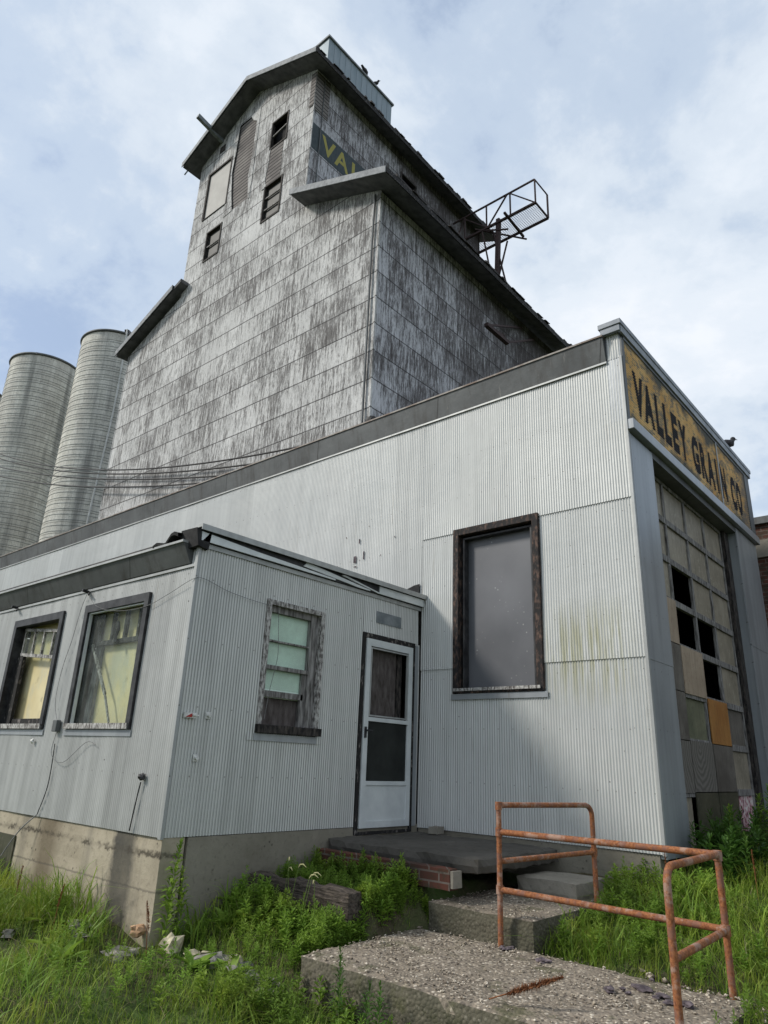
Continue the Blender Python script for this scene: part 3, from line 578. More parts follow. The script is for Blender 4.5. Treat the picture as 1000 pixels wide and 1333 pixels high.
wire('wire', [(-2.05,YA-.03,3.23),(-2.14,YA-.03,3.05),(-2.22,YA-.03,2.7),(-2.32,YA-.03,2.4),(-2.34,YA-.03,2.05),(-2.2,YA-.03,1.82)], .0028, M['grey_cable'], annex)
wire('wire', [(.035,4.66,3.02),(.04,4.69,2.7),(.04,4.70,2.5),(.04,4.64,2.2),(.04,4.60,1.9)], .003, M['grey_cable'], annex)
wire('wire', [(-.39,YA-.03,1.30),(-.42,YA-.03,1.15),(-.46,YA-.03,.9)], .006, M['cable'], annex)
wire('wire', [(-2.16,YA-.03,1.74),(-2.2,YA-.03,1.5),(-1.9,YA-.035,1.42),(-1.5,YA-.03,1.62),(-1.3,YA-.03,1.60)], .0028, M['grey_cable'], annex)
wire('wire', [(-2.18,YA-.02,1.6),(-2.16,YA-.02,1.2),(-2.28,YA-.02,.9)], .005, M['black_paint'], annex)
wire('wire', [(-2.28,YA-.02,.9),(-2.42,YA-.12,.72),(-2.6,YA-.2,.4),(-2.64,YA-.2,.2)], .006, M['grey_cable'], annex)
mb = MB(); mb.blob((-.385,YA-.035,1.345), .035, (1,.8,1), 5); mb.build('cable_knob', M['black_paint'], annex)
mb = MB(); mb.box(-2.24,-2.15,YA-.06,YA-.01,1.72,1.84); mb.build('junction_box', M['dark_fascia'], annex, .006)
for x, z in ((-2.06, 3.23), (-3.94, 3.25)):
    mb = MB(); mb.tube([(x,YA-.01,z),(x-.005,YA-.09,z+.01)], .018, 8); mb.tube([(x+.03,YA-.03,z-.015),(x+.10,YA-.06,z-.05)], .011, 6); mb.build('wire_anchor', M['black_paint'], annex)
mb = MB(); mb.blob((-2.71,YA-.03,1.62), .024, (1.2,.8,1), 9); mb.build('insulator', M['insulator'], annex)
mb = MB(); mb.box(.01,.03,3.70,3.82,1.855,1.90); mb.box(.03,.045,3.78,3.84,1.875,1.885); f_ = mb.build('insulator', M['insulator'], annex)
mb = MB(); mb.prism([(3.71,1.862),(3.775,1.862),(3.775,1.895)], 0, .031, .036); mb.build('red_tag', M['red_paint'], f_)
for y, z in ((3.96, 1.89), (3.88, 1.52)):
    mb = MB(); mb.tube([(.0,y,z),(.045,y,z)], .017, 8); mb.box(.008,.016,y-.025,y+.025,z-.03,z+.03); mb.build('insulator', M['insulator'], annex)

# ================================================================== WAREHOUSE (main shed)
shed = thing('warehouse', (-5, 10, 0), 'long pale corrugated metal warehouse behind the annex with a painted sign on its end', 'building')
HB = (.55, 1.72, 2.39, 4.42)
mb = MB()
corr_holes(mb, 'x', YM, -1, 0.0, 2.90, .84, 2.69, [(HB[0], HB[1], HB[2], HB[3])], lap=.010)
corr_holes(mb, 'x', YM, -1, 0.0, 2.90, 2.665, 4.44, [(HB[0], HB[1], 2.0, HB[3])], lap=.012)
corr(mb, 'x', YM, -1, -.006, 2.90, 4.41, 6.18, lap=.012)
for a, b in ((-30, -13), (-13, -.006)): corr(mb, 'x', YM-.004, -1, a, b, 3.50, 6.18)
mb.build('side_cladding', M['galv_main'], shed)
mb = MB(); mb.box(-30, .0, YM+.03, YM+.1, .4, 6.2); 
for a, b, c, d_ in ((0, .55, .4, 6.2), (1.72, 2.7, .4, 6.2), (.55, 1.72, .4, 2.39), (.55, 1.72, 4.42, 6.2)): mb.box(a, b, YM+.03, YM+.1, c, d_)
mb.box(-30, 2.6, 12.45, 12.55, .4, 6.4); mb.box(-30.1, -30, YM+.1, 12.55, .4, 6.4); mb.box(-30, 2.6, YM+.1, 12.45, .55, .7)
mb.build('inner_wall', M['dark_wood'], shed)
mb = MB(); mb.prism([(YM-.06, 6.42), (12.6, 6.30), (12.6, 6.42), (YM-.06, 6.54)], 0, -30, 2.70); mb.build('roof', M['roofing'], shed)
mb = MB(); mb.prism([(YM-.02, 6.17), (YM+.02, 6.17), (YM+.02, 6.49), (YM-.085, 6.49)], 0, -30, 2.735); mb.build('fascia', M['dark_fascia'], shed)
mb = MB(); mb.prism([(YM-.10, 6.493), (YM+.03, 6.493), (YM+.03, 6.556), (YM-.10, 6.515)], 0, -30, 2.74); mb.build('drip_edge', M['rusty_edge'], shed)
mb = MB(); mb.box(-30, 2.74, YM-.026, YM-.016, 6.155, 6.178); mb.box(2.895, 2.925, YM-.022, YM+.02, .83, 6.2); mb.box(-.03, .012, YM-.024, YM-.014, 3.45, 6.15) if False else None; mb.build('corner_trim', M['trim_metal'], shed)
mb = MB(); rough_box(mb, 0.004, 2.86, YM+.0, YM+.22, -.2, .838, .1, .006, 8, .006); mb.build('foundation', M['foundation_side'], shed)
# dark gap where the low roof meets the wall, painted as a black triangle
mb = MB(); mb.prism([(-.62, 3.64), (-.03, 3.64), (-.03, 3.80), (-.12, 3.79)], 1, YM-.03, YM-.018); mb.build('roof_gap_dark', M['black_tar'], shed)
# dents / dark marks
mb = MB()
for x, z, a, b in ((-1.25,4.33,.05,.10),(-1.08,4.37,.018,.12),(-1.24,4.22,.05,.015),(-1.18,4.60,.02,.07),(-1.6,4.25,.015,.06),(-.75,4.32,.01,.02),(-.5,4.55,.012,.02),(-1.8,4.3,.01,.015),(-1.0,4.8,.01,.015),(-1.45,4.7,.012,.02)):
    mb = MB(); mb.box(x-a/2, x+a/2, YM-.019, YM-.014, z-b/2, z+b/2); mb.build('dark_mark', M['debris'], shed)
# big window, boarded
u0, u1, z0, z1 = HB
mb = MB(); ring(mb, 'x', YM, -1, u0-.03, u1+.03, z0-.03, z1+.03, .082, -.08, .04, wb=.04, wt=.09); w = mb.build('window', M['rust_frame'], shed, .006); w['label'] = 'tall window boarded with a speckled grey sheet in a rusty frame'
mb = MB(); ring(mb, 'x', YM, -1, u0+.085, u1-.085, z0+.015, z1-.09, .022, -.12, -.02); mb.build('inner_frame', M['black_paint'], w)
mb = MB(); pbox(mb, 'x', YM, -1, u0+.08, u1-.08, z0, z1-.08, -.14, -.12); mb.build('board', M['spotted'], w)
mb = MB(); pbox(mb, 'x', YM, -1, u0-.0, u1+.0, z0-.005, z0+.03, .052, .062); mb.build('sill', M['white_peel'], w)
mb = MB(); pbox(mb, 'x', YM, -1, u0-.06, u1+.07, z0-.10, z0-.035, .018, .026); mb.build('flashing', M['galv_flat'], w)
# parapet, sign, header, pilasters
XG = 2.92
mb = MB(); mb.box(2.74, XG-.01, YM, 12.58, 5.36, 6.56); mb.box(2.60, XG-.012, 12.0, 12.56, .4, 5.36); mb.build('parapet', M['galv_flat'], shed)
mb = MB(); corr(mb, 'x', YM-.006, -1, 2.75, 2.90, 6.19, 6.56); mb.build('parapet_return', M['galv_main'], shed)
mb = MB(); mb.box(2.69, XG+.05, YM-.09, 12.72, 6.60, 6.665); mb.box(XG+.005, XG+.04, YM-.05, 12.68, 6.50, 6.60); mb.box(2.71, 2.95, YM-.075, YM-.02, 6.515, 6.60)
cp = mb.build('parapet_cap', M['cap_metal'], shed, .004)
mb = MB(); mb.box(XG-.009, XG+.02, YM+.06, 12.6, 6.455, 6.499); mb.box(XG-.009, XG+.012, YM-.0, YM+.075, 5.36, 6.455); mb.box(XG-.009, XG+.02, 12.32, 12.58, 5.36, 6.455); mb.build('sign_border', M['dark_fascia'], shed)
# sign: horizontally ribbed sheet
def ribbed(y0, y1, z0, z1, x, pitch=.036, amp=.006):
    n = int((z1-z0)/(pitch/6)); vs = []
    for j in range(n+1):
        z = z0+(z1-z0)*j/n; xx = x+amp*math.sin(2*math.pi*z/pitch); vs += [(xx, y0, z), (xx, y1, z)]
    return MB().add(vs, [(2*j, 2*j+1, 2*j+3, 2*j+2) for j in range(n)], True)
sg = ribbed(YM+.075, 12.32, 5.37, 6.455, XG+.004).build('sign', M['sign'], shed); sg['label'] = 'faded yellow painted sign reading VALLEY GRAIN CO'
def letters(items, z0, z1, x, ribbing, name, mat, parent, bold=.05):
    """items: (char, y0, y1) glyphs fitted to boxes on the plane x"""
    allv, allf = [], []
    for ch, a, b in items:
        cu = bpy.data.curves.new('t', 'FONT'); cu.body = ch; cu.offset = bold; ob = bpy.data.objects.new('t', cu); COL.objects.link(ob)
        bpy.context.view_layer.update(); me = ob.evaluated_get(bpy.context.evaluated_depsgraph_get()).to_mesh()
        bm = bmesh.new(); bm.from_mesh(me); ob.to_mesh_clear(); bpy.data.objects.remove(ob)
        X_ = [v.co.x for v in bm.verts]; Y_ = [v.co.y for v in bm.verts]; mx_, Mx, my_, My = min(X_), max(X_), min(Y_), max(Y_)
        for v in bm.verts: v.co = Vector((0, a+(v.co.x-mx_)/(Mx-mx_)*(b-a), z0+(v.co.y-my_)/(My-my_)*(z1-z0)))
        if ribbing:
            pt, am = ribbing; st = pt/6; z = math.ceil(z0/st)*st
            while z < z1:
                bmesh.ops.bisect_plane(bm, geom=bm.verts[:]+bm.edges[:]+bm.faces[:], plane_co=(0, 0, z), plane_no=(0, 0, 1)); z += st
            for v in bm.verts: v.co.x = x+am*math.sin(2*math.pi*v.co.z/pt)
        else:
            for v in bm.verts: v.co.x = x
        bm.verts.ensure_lookup_table(); bm.verts.index_update(); n = len(allv); allv += [tuple(v.co) for v in bm.verts]; allf += [tuple(v.index+n for v in f.verts) for f in bm.faces]; bm.free()
    m_ = MB(); m_.add(allv, allf); return m_.build(name, mat, parent)
letters([('V',7.40,7.72),('A',7.71,8.04),('L',8.11,8.34),('L',8.40,8.64),('E',8.70,8.93),('Y',8.98,9.29),('G',9.50,9.80),('R',9.86,10.13),('A',10.16,10.49),('I',10.585,10.67),('N',10.82,11.10),('C',11.36,11.63),('O',11.68,11.95)], 5.56, 6.14, XG+.008, (.036, .006), 'sign_lettering', M['ink'], sg)
mb = MB(); mb.tube([(XG+.02, 10.74, 6.46), (XG+.02, 10.74, 5.38)], .012, 6); mb.build('sign_seam', M['galv_flat'], sg)
mb = MB(); mb.box(2.905, XG+.075, YM-.012, 12.50, 5.225, 5.352); mb.build('header_trim', M['galv_flat'], shed, .006)
mb = MB(); mb.box(2.60, XG+.0, 7.80, 11.36, 5.13, 5.222); mb.build('header_soffit', M['dark_fascia'], shed)
mb = MB(); mb.box(2.62, XG-.012, YM+.02, 7.80, .80, 5.22); mb.box(XG-.012, XG+.004, YM+.02, 7.82, .80, 2.66); mb.box(XG-.012, XG+.008, YM+.02, 7.82, 2.64, 5.18); mb.build('pilaster', M['galv_flat'], shed)
mb = MB(); mb.box(2.62, XG-.012, 11.32, 12.42, .6, 5.22); mb.box(XG-.012, XG+.004, 11.30, 12.40, .6, 3.4); mb.box(XG-.012, XG+.008, 11.30, 12.40, 3.38, 5.21); mb.build('pilaster', M['galv_flat'], shed)
mb = MB(); mb.box(2.60, 2.62, 11.06, 12, .4, 5.3); mb.box(2.62, 2.80, 11.10, 11.305, .6, 5.125); mb.build('door_jamb', M['dark_wood'], shed); mb = MB(); mb.box(2.62, 2.79, 7.82, 7.87, .6, 5.125); mb.build('door_jamb', M['dark_wood'], shed)
# garage door
cols = [7.87, 8.62, 9.43, 10.24, 11.09]; rows = [5.125, 4.58, 4.06, 3.53, 3.00, 2.45, 1.91, 1.36, .62]
mb = MB(); xd = 2.75
for i, z in enumerate(rows[:-1]): mb.box(xd-.05, xd, cols[0], cols[-1], z-.045, z+.0 if i == 0 else z+.035)
for j, y in enumerate(cols):
    for i in range(8):
        if i >= 4 and j in (1, 2) and i in (6, 7): continue
        mb.box(xd-.045, xd-.004, y-.03, y+.03 if j < 4 else y+.005, rows[i+1]+.035, rows[i]-.045)
gd = mb.build('garage_door', M['old_wood'], shed, .004); gd['label'] = 'tall panelled garage door with broken and patched panes'
skip = {(2,1), (3,1), (3,2), (4,2)}
look = {(3,0): 'tan_ply', (4,0): 'grey_ply', (4,1): 'tan_ply', (5,0): 'grey_ply', (5,1): 'green_pane', (5,2): 'orange_ply', (5,3): 'grey_ply', (6,0): 'swirl_ply', (6,1): 'swirl_ply', (6,2): 'grey_ply', (6,3): 'dusty_pane', (7,0): 'dusty_pane', (7,1): 'moss_board', (7,2): 'moss_board', (7,3): 'paper'}
for i in range(8):
    for j in range(4):
        if (i, j) in skip: continue
        k = look.get((i, j), 'dusty_pane'); proud = k in ('tan_ply', 'orange_ply', 'swirl_ply', 'moss_board') or (k == 'grey_ply' and i != 5) or (i, j) == (5, 0)
        y0_, y1_, a, b = cols[j], cols[j+1], rows[i+1], rows[i]
        mb = MB()
        if proud: mb.box(xd+.001+.002*j, xd+.014+.002*j, y0_+.012+.01*random.random(), y1_-.005, a+.0, b+.01)
        else: mb.box(xd-.035, xd-.028, y0_+.03, y1_-.03, a+.035, b-.045)
        p = mb.build('panel', M[k], gd)
        if k == 'orange_ply': p['label'] = 'orange plywood patch'
        if k == 'paper': p['label'] = 'panel with torn pink and white paper'
mb = MB(); mb.box(1.2, 1.3, 7.6, 11.4, .6, 5.3); mb.build('interior_dark_sheet', M['black'], shed)  # near-black sheet painting the interior darkness behind the broken panes

# ================================================================== ELEVATOR
YE = 13.2
elev = thing('grain_elevator', (-14.6, 19, 0), 'tall weathered grain elevator with peeling painted sheets and a stepped gable top', 'building')
xl, xr, tl, tr = -22.42, -6.77, -18.6, -10.67; APX = -14.6; YB = 25.2
def tz(x): return 28.25-.0+(30.05-28.25)*(1-abs(x-APX)/(tr-APX)) if True else 0
def wz(x): return 19.42+.417*(xr-x) if x > APX else 19.05+.40*(x-xl)
holes = [(-13.3,-12.25,25.55,27.05), (-13.3,-12.2,21.72,23.55), (-17.2,-16.12,21.78,23.35), (-17.75,-16.02,24.37,27.0), (-16.0,-14.38,23.7,28.7)]
mb = MB()
def rects(u0, u1, z0, z1, hs, y):
    us = sorted({u0, u1, *[h[k] for h in hs for k in (0, 1)]})
    for a, b in zip(us, us[1:]):
        z = z0
        for c, d_ in sorted([(h[2], h[3]) for h in hs if h[0] < (a+b)/2 < h[1]]):
            if c > z: mb.add([(a,y,z),(b,y,z),(b,y,c),(a,y,c)], [(0,1,2,3)])
            z = max(z, d_)
        if z < z1: mb.add([(a,y,z),(b,y,z),(b,y,z1),(a,y,z1)], [(0,1,2,3)])
rects(tl, tr, .3, 28.2, [h for h in holes if h[3] < 28.2]+[(-16.0,-14.38,23.7,28.2)], YE)
mb.add([(tl,YE,28.2),(-16.0,YE,28.2),(-16.0,YE,tz(-16.0)),(tl,YE,tz(tl))], [(0,1,2,3)]); mb.add([(-14.38,YE,28.2),(tr,YE,28.2),(tr,YE,tz(tr)),(-14.38,YE,tz(-14.38))], [(0,1,2,3)])
mb.add([(-16.0,YE,28.7),(-14.38,YE,28.7),(-14.38,YE,tz(-14.38)),(APX,YE,tz(APX)),(-16.0,YE,tz(-16.0))], [(0,1,2,3,4)])
mb.add([(tr,YE,.3),(xr,YE,.3),(xr,YE,wz(xr)),(tr,YE,wz(tr))], [(0,1,2,3)]); mb.add([(xl,YE,.3),(tl,YE,.3),(tl,YE,wz(tl)),(xl,YE,wz(xl))], [(0,1,2,3)])
mb.build('gable_wall', M['elev'], elev)
mb = MB(); mb.box(tl+.02, tr-.02, YE+.3, YE+.34, .3, 28.0); mb.box(tl, tr, YB-.1, YB, .3, 28.2); mb.box(xl, xr, YB-.05, YB+.02, .3, 19.0); mb.build('inner_wall', M['black'], elev)
mb = MB(); z = 19.36
mb.add([(xr,YE,.3),(xr,YB,.3),(xr,YB,z),(xr,YE,z)], [(0,1,2,3)])
mb.build('side_wall', M['elev_side'], elev); mb = MB(); mb.add([(tr,YE,19.6),(tr,18.65,19.6),(tr,18.65,28.2),(tr,YE,28.2)], [(0,1,2,3)]); mb.add([(tr,19.73,19.6),(tr,YB,19.6),(tr,YB,28.2),(tr,19.73,28.2)], [(0,1,2,3)])
mb.add([(tr,18.65,19.6),(tr,19.73,19.6),(tr,19.73,26.0),(tr,18.65,26.0)], [(0,1,2,3)]); mb.add([(tr,18.65,27.05),(tr,19.73,27.05),(tr,19.73,28.2),(tr,18.65,28.2)], [(0,1,2,3)])
mb.build('side_wall', M['elev_side'], elev); mb = MB(); mb.add([(xl,YE,.3),(xl,YB,.3),(xl,YB,19.0),(xl,YE,19.0)], [(3,2,1,0)]); mb.build('side_wall', M['elev_side'], elev); mb = MB(); mb.add([(tl,YE,19.0),(tl,YB,19.0),(tl,YB,28.2),(tl,YE,28.2)], [(3,2,1,0)])
mb.build('side_wall', M['elev_side'], elev)
mb = MB(); mb.box(tr-.4, tr-.36, 18.3, 20.1, 25.7, 27.3); mb.build('window_void', M['black'], elev)
mb = MB(); mb.box(xr-.03, xr+.02, YE-.03, YE+.04, .3, 19.3); mb.build('corner_trim', M['elev'], elev); mb = MB(); mb.box(tr-.03, tr+.012, YE-.02, YE+.03, 21.2, 28.1); mb.build('corner_trim', M['elev'], elev); mb = MB(); mb.box(xl-.012, xl+.03, YE-.02, YE+.03, .3, 19.0); mb.build('corner_trim', M['elev'], elev)
mb = MB(); mb.tube([(-7.0, YE-.07, 10.0), (-7.0, YE-.07, 17.2), (-6.98, YE-.06, 19.3)], .035, 6); mb.build('conduit', M['dark_fascia'], elev)
# roofs
def slab_roof(profile, y0, y1, th, name, mat=M['soffit']):
    m_ = MB(); lo = [(x, z-th) for x, z in profile][::-1]; m_.prism(profile+lo, 1, y0, y1); return m_.build(name, mat, elev)
def roof(profile, yf, yb, nm):
    r_ = slab_roof(profile, yf, yb, .16, nm)
    m_ = MB()
    m_.prism([(x, z+.045) for x, z in profile]+[(x, z+.003) for x, z in profile][::-1], 1, yf-.05, yb+.05); s_ = m_.build('shingles', M['shingle'], r_)
    m_ = MB(); lo = [(x, z-.20) for x, z in profile][::-1]; m_.prism([(x, z+.055) for x, z in profile]+lo, 1, yf-.085, yf-.052); m_.build('rake_trim', M['rake'], r_)
    return r_, s_
rT, sT = roof([(-19.1, 27.98), (APX, 30.08), (-9.96, 27.97)], 12.5, 25.9, 'tower_roof')
rR, sR = roof([(tr+.0, 21.20), (-5.92, 19.22)], 12.5, 25.95, 'wing_roof'); rL, sL = roof([(-22.9, 19.18), (tl-.0, 20.92)], 12.8, 25.95, 'wing_roof')
m_ = MB(); m_.prism([(tr,21.0),(tr,21.255),(-10.30,21.1),(-10.30,20.85)], 1, 12.42, 12.45) if False else None
# piece of the front overhang running past the tower corner
for nm, prof, yf in (('rake_return', [(-10.36, 21.07), (tr-.0, 21.20)], 12.5), ('rake_return', [(tl, 20.92), (-18.1, 21.12)], 12.8)):
    m_ = MB(); lo = [(x, z-.16) for x, z in prof][::-1]; m_.prism(sorted(prof)+sorted([(x, z-.16) for x, z in prof], reverse=True), 1, yf, YE-.01); m_.build(nm, M['soffit'], elev) if nm and tl in [p[0] for p in prof] else None
# ragged shingle ends and eave boards
def ragged(x, z, y0, y1, slope, parent, seed):
    r_ = random.Random(seed); m_ = MB(); y = y0
    while y < y1:
        w_ = r_.uniform(.12, .5); t = r_.random(); lift = (.03+.09*r_.random()) if t > .55 else .02; o = r_.uniform(-.01, .10)
        m_.hexa([(x-.35,y,z+.06+.35*slope),(x+o,y,z+.02),(x+o,y+w_,z+.02),(x-.35,y+w_,z+.06+.35*slope),(x-.35,y,z+.09+.35*slope),(x+o,y,z+.02+lift),(x+o,y+w_,z+.03+lift*.6),(x-.35,y+w_,z+.09+.35*slope)]); y += w_+.01
    m_.build('ragged_shingles', M['shingle'], parent)
    m_ = MB(); y = y0
    while y < y1:
        w_ = r_.uniform(1.2, 2.6); m_.box(x-.02, x+.02, y, min(y+w_-.02, y1), z-.21+r_.uniform(-.015, .015), z+.0); y += w_
    m_.build('eave_board', M['peel_dark'], parent)
ragged(-9.94, 27.97, 12.45, 25.95, .4548, rT, 1); ragged(-5.90, 19.22, 12.45, 26.0, .417, rR, 2)
# head house box on the ridge
mb = MB(); mb.box(-16.5, -12.5, 15.2, 19.8, 28.6, 33.72); hh = mb.build('head_house', M['headhouse'], elev)
mb = MB(); mb.box(-16.56, -12.42, 15.12, 19.9, 33.725, 33.83); mb.build('cap', M['rake'], hh)
mb = MB(); 
for k in range(1, 12): mb.box(-12.5, -12.485, 15.2+k*.385, 15.215+k*.385, 28.8, 33.7)
mb.build('sheet_ribs', M['headhouse'], hh)
# windows
def ewin(h, n, nm='window', diag=False):
    m_ = MB(); ring(m_, 'x', YE, -1, h[0]-.02, h[1]+.02, h[2]-.04, h[3]+.02, .07, -.12, .03, wb=.08); w_ = m_.build(nm, M['dark_wood'], elev)
    for i in range(1, n): m_ = MB(); z_ = h[2]+(h[3]-h[2])*i/n; m_.hexa([(h[0]+.05,YE+.02,z_-.03+(.0)),(h[1]-.05,YE+.02,z_-.03+(.15 if diag else 0)),(h[1]-.05,YE+.07,z_-.03+(.15 if diag else 0)),(h[0]+.05,YE+.07,z_-.03),(h[0]+.05,YE+.02,z_+.03),(h[1]-.05,YE+.02,z_+.03+(.15 if diag else 0)),(h[1]-.05,YE+.07,z_+.03+(.15 if diag else 0)),(h[0]+.05,YE+.07,z_+.03)]); m_.build('muntin', M['old_wood'], w_)
    if not diag:
        m_ = MB(); m_.box(h[0]+.05, h[1]-.05, YE+.1, YE+.11, h[2], h[3]); m_.build('pane', M['dark_screen'], w_)
ewin(holes[0], 2, diag=True); ewin(holes[1], 3); ewin(holes[2], 2)
h = holes[3]; mb = MB(); ring(mb, 'x', YE, -1, h[0]-.05, h[1]+.03, h[2]-.03, h[3]+.05, .09, -.1, .04, wb=.03); w = mb.build('loading_door', M['dark_wood'], elev); w['label'] = 'blank pale loading door high on the gable'
mb = MB(); mb.box(h[0]+.02, h[1], YE+.03, YE+.06, h[2], h[3]-.03); mb.build('panel', M['blank_panel'], w)
mb = MB(); h = holes[4]; mb.box(h[0]-.05, h[1]+.05, YE+.05, YE+.08, h[2]-.05, h[3]+.05); sd = mb.build('exposed_siding', M['siding'], elev)
mb = MB(); 
for pl in ([(-16.1,28.75),(-15.75,28.78),(-15.8,27.4),(-15.9,26.0),(-15.7,24.6),(-15.5,23.65),(-16.1,23.6)], [(-14.3,28.75),(-15.0,28.72),(-14.75,28.3),(-14.5,28.1),(-14.5,26.2),(-14.62,25.0),(-14.42,23.65),(-14.3,23.65)]):
    mb.prism(pl, 1, YE-.02, YE-.008)
mb.prism([(-13.75,25.5),(-13.2,25.52),(-13.22,24.9),(-13.35,23.9),(-13.2,23.55),(-13.5,23.5),(-13.6,24.4)], 1, YE-.03, YE-.015)
mb.build('torn_sheet', M['elev'], sd)
mb = MB(); mb.box(-13.3, -12.4, YE-.012, YE-.004, 23.6, 25.48); mb.build('bare_patch', M['siding'], elev)
mb = MB(); mb.prism([(-11.25,27.95),(-10.67,28.1),(-10.67,26.3),(-10.95,25.9),(-11.0,26.6)], 1, YE-.014, YE-.004) if False else None
mb.box(tr+.013, tr+.03, YE+.0, YE+.75, 25.95, 28.0); mb.box(-10.95, tr, YE-.034, YE-.022, 26.2, 28.0); mb.build('bare_patch', M['siding'], elev)
mb = MB(); mb.bar((-17.1, YE+.3, 28.62), (-17.1, 11.75, 28.98), .16, .22); mb.build('hoist_beam', M['steel'], elev)
mb = MB(); ring(mb, 'x', YE, -1, -17.18, -16.78, 27.95, 28.3, .06, -.02, .03); mb.box(-17.14, -16.82, YE-.012, YE-.004, 28.0, 28.26); mb.build('vent', M['dark_wood'], elev)
mb = MB(); mb.bar((-19.0, 12.7, 27.7), (-19.05, 12.62, 27.45), .05); mb.build('hook', M['steel'], elev)
# painted band with gold letters on the tower side
mb = MB(); mb.prism([(YE+.02, 24.0), (YE+6, 24.05), (YE+6, 25.35), (YE+.02, 25.27)], 0, tr+.006, tr+.014); bd = mb.build('painted_sign', M['band'], elev); bd['label'] = 'dark band lettered in gold high on the tower'
letters([('V',13.74,14.52),('A',14.50,15.32),('L',15.50,16.05),('L',16.25,16.8),('E',17.0,17.55),('Y',17.7,18.5)], 24.2, 25.1, tr+.019, None, 'sign_lettering', M['gold'], bd, .02)
mb = MB(); mb.tube([(tr+.05, 13.62, 27.9), (tr+.05, 13.60, 21.9)], .025, 5); mb.build('conduit', M['dark_fascia'], elev)
mb = MB(); ring(mb, 'y', tr, 1, 18.6, 19.78, 25.95, 27.1, .08, -.05, .05); mb.build('window', M['dark_wood'], elev)
# bracket on side wall
mb = MB(); mb.bar((xr+.75, 18.35, 16.7), (xr+.75, 19.85, 16.7), .16, .14); mb.bar((xr, 22.3, 19.05), (xr+.75, 18.4, 16.72), .07); mb.bar((xr, 20.9, 17.9), (xr+.75, 18.6, 16.75), .06); mb.bar((xr, 23.4, 19.05), (xr+.75, 19.8, 16.7), .08)
mb.build('wall_bracket', M['brown_steel'], elev)
mb = MB(); mb.box(xr+.004, xr+.03, 22.1, 22.8, 13.9, 14.8); mb.build('window', M['dark_wood'], elev)
# weatherhead
mb = MB(); mb.blob((-6.55, 13.02, 10.72), .16, (1.2,.8,.8), 4, .1); mb.tube([(-6.8,13.05,10.3),(-6.7,13.03,10.6)], .05, 8); mb.tube([(-6.45,12.98,10.66),(-6.3,12.9,10.55),(-6.25,12.95,10.3)], .03, 6); mb.build('weatherhead', M['cable'], elev)

# truss catwalk
tw = thing('steel_catwalk', (-8.3, 23.3, 20), 'rusty steel truss catwalk on a post, jutting out beside the elevator roof', 'catwalk')
ya, yb_, zb, zt, xa, xb = 22.7, 23.9, 25.65, 27.0, -10.6, -6.05
mb = MB()
for y in (ya, yb_): mb.bar((xa, y, zb), (xb, y, zb), .10)
for x in (xb, -7.5, -8.6, xa): mb.bar((x, ya, zb), (x, yb_, zb), .07)
mb.build('floor_frame', M['brown_steel'], tw)
mb = MB(); mb.bar((xa, ya, zt), (xb, ya, zt), .07); mb.bar((xb, ya, zt), (xb+.02, yb_, zt-.02), .05)
for x in (xb, -7.35, -8.65, -9.9): mb.bar((x, ya, zb), (x, ya, zt), .06)
mb.bar((-7.5, ya, zt), (-8.6, ya, zb), .06); mb.bar((-7.35, ya, zt-.03), (-6.1, ya, zb+.05), .05); mb.bar((-10.5, ya, zb), (-9.9, ya, zt), .05); mb.bar((-8.65, ya, zb+.05), (-9.9, ya, zt-.1), .05); mb.bar((xb, yb_, zb), (xb, yb_, zt), .07); mb.bar((-7.5,ya-.3,zb+.05),(-7.5,yb_+.25,zb-.12),.10)
mb.build('railing', M['brown_steel'], tw)
mb = MB(); k = 0
n_ = 46
for i in range(n_+1):
    x = xa+(xb-xa)*i/n_; mb.box(x-.005, x+.005, ya, yb_, zb-.05, zb-.04)
for i in range(1, 13):
    y = ya+(yb_-ya)*i/13; mb.box(xa, xb, y-.005, y+.005, zb-.033, zb-.023)
mb.build('grating', M['brown_steel'], tw)
mb = MB(); mb.bar((-8.3, ya+.1, 19.9), (-8.05, ya+.1, 25.9), .2, .18); mb.build('post', M['brown_steel'], tw)
mb = MB(); mb.bar((-8.5, ya+.3, 25.6), (-7.2, ya-.1, 19.8), .06); mb.bar((-8.9, ya, 25.6), (-8.35, ya, 22.2), .06); mb.bar((-7.55, ya, 24.3), (-8.2, ya, 22.0), .06); mb.bar((-9.3, ya, zb+.3), (-7.2, yb_, zb-.6), .06); mb.bar((-7.5, ya, zb-.7),(-8.9, ya, zb), .06); mb.build('brace', M['brown_steel'], tw)

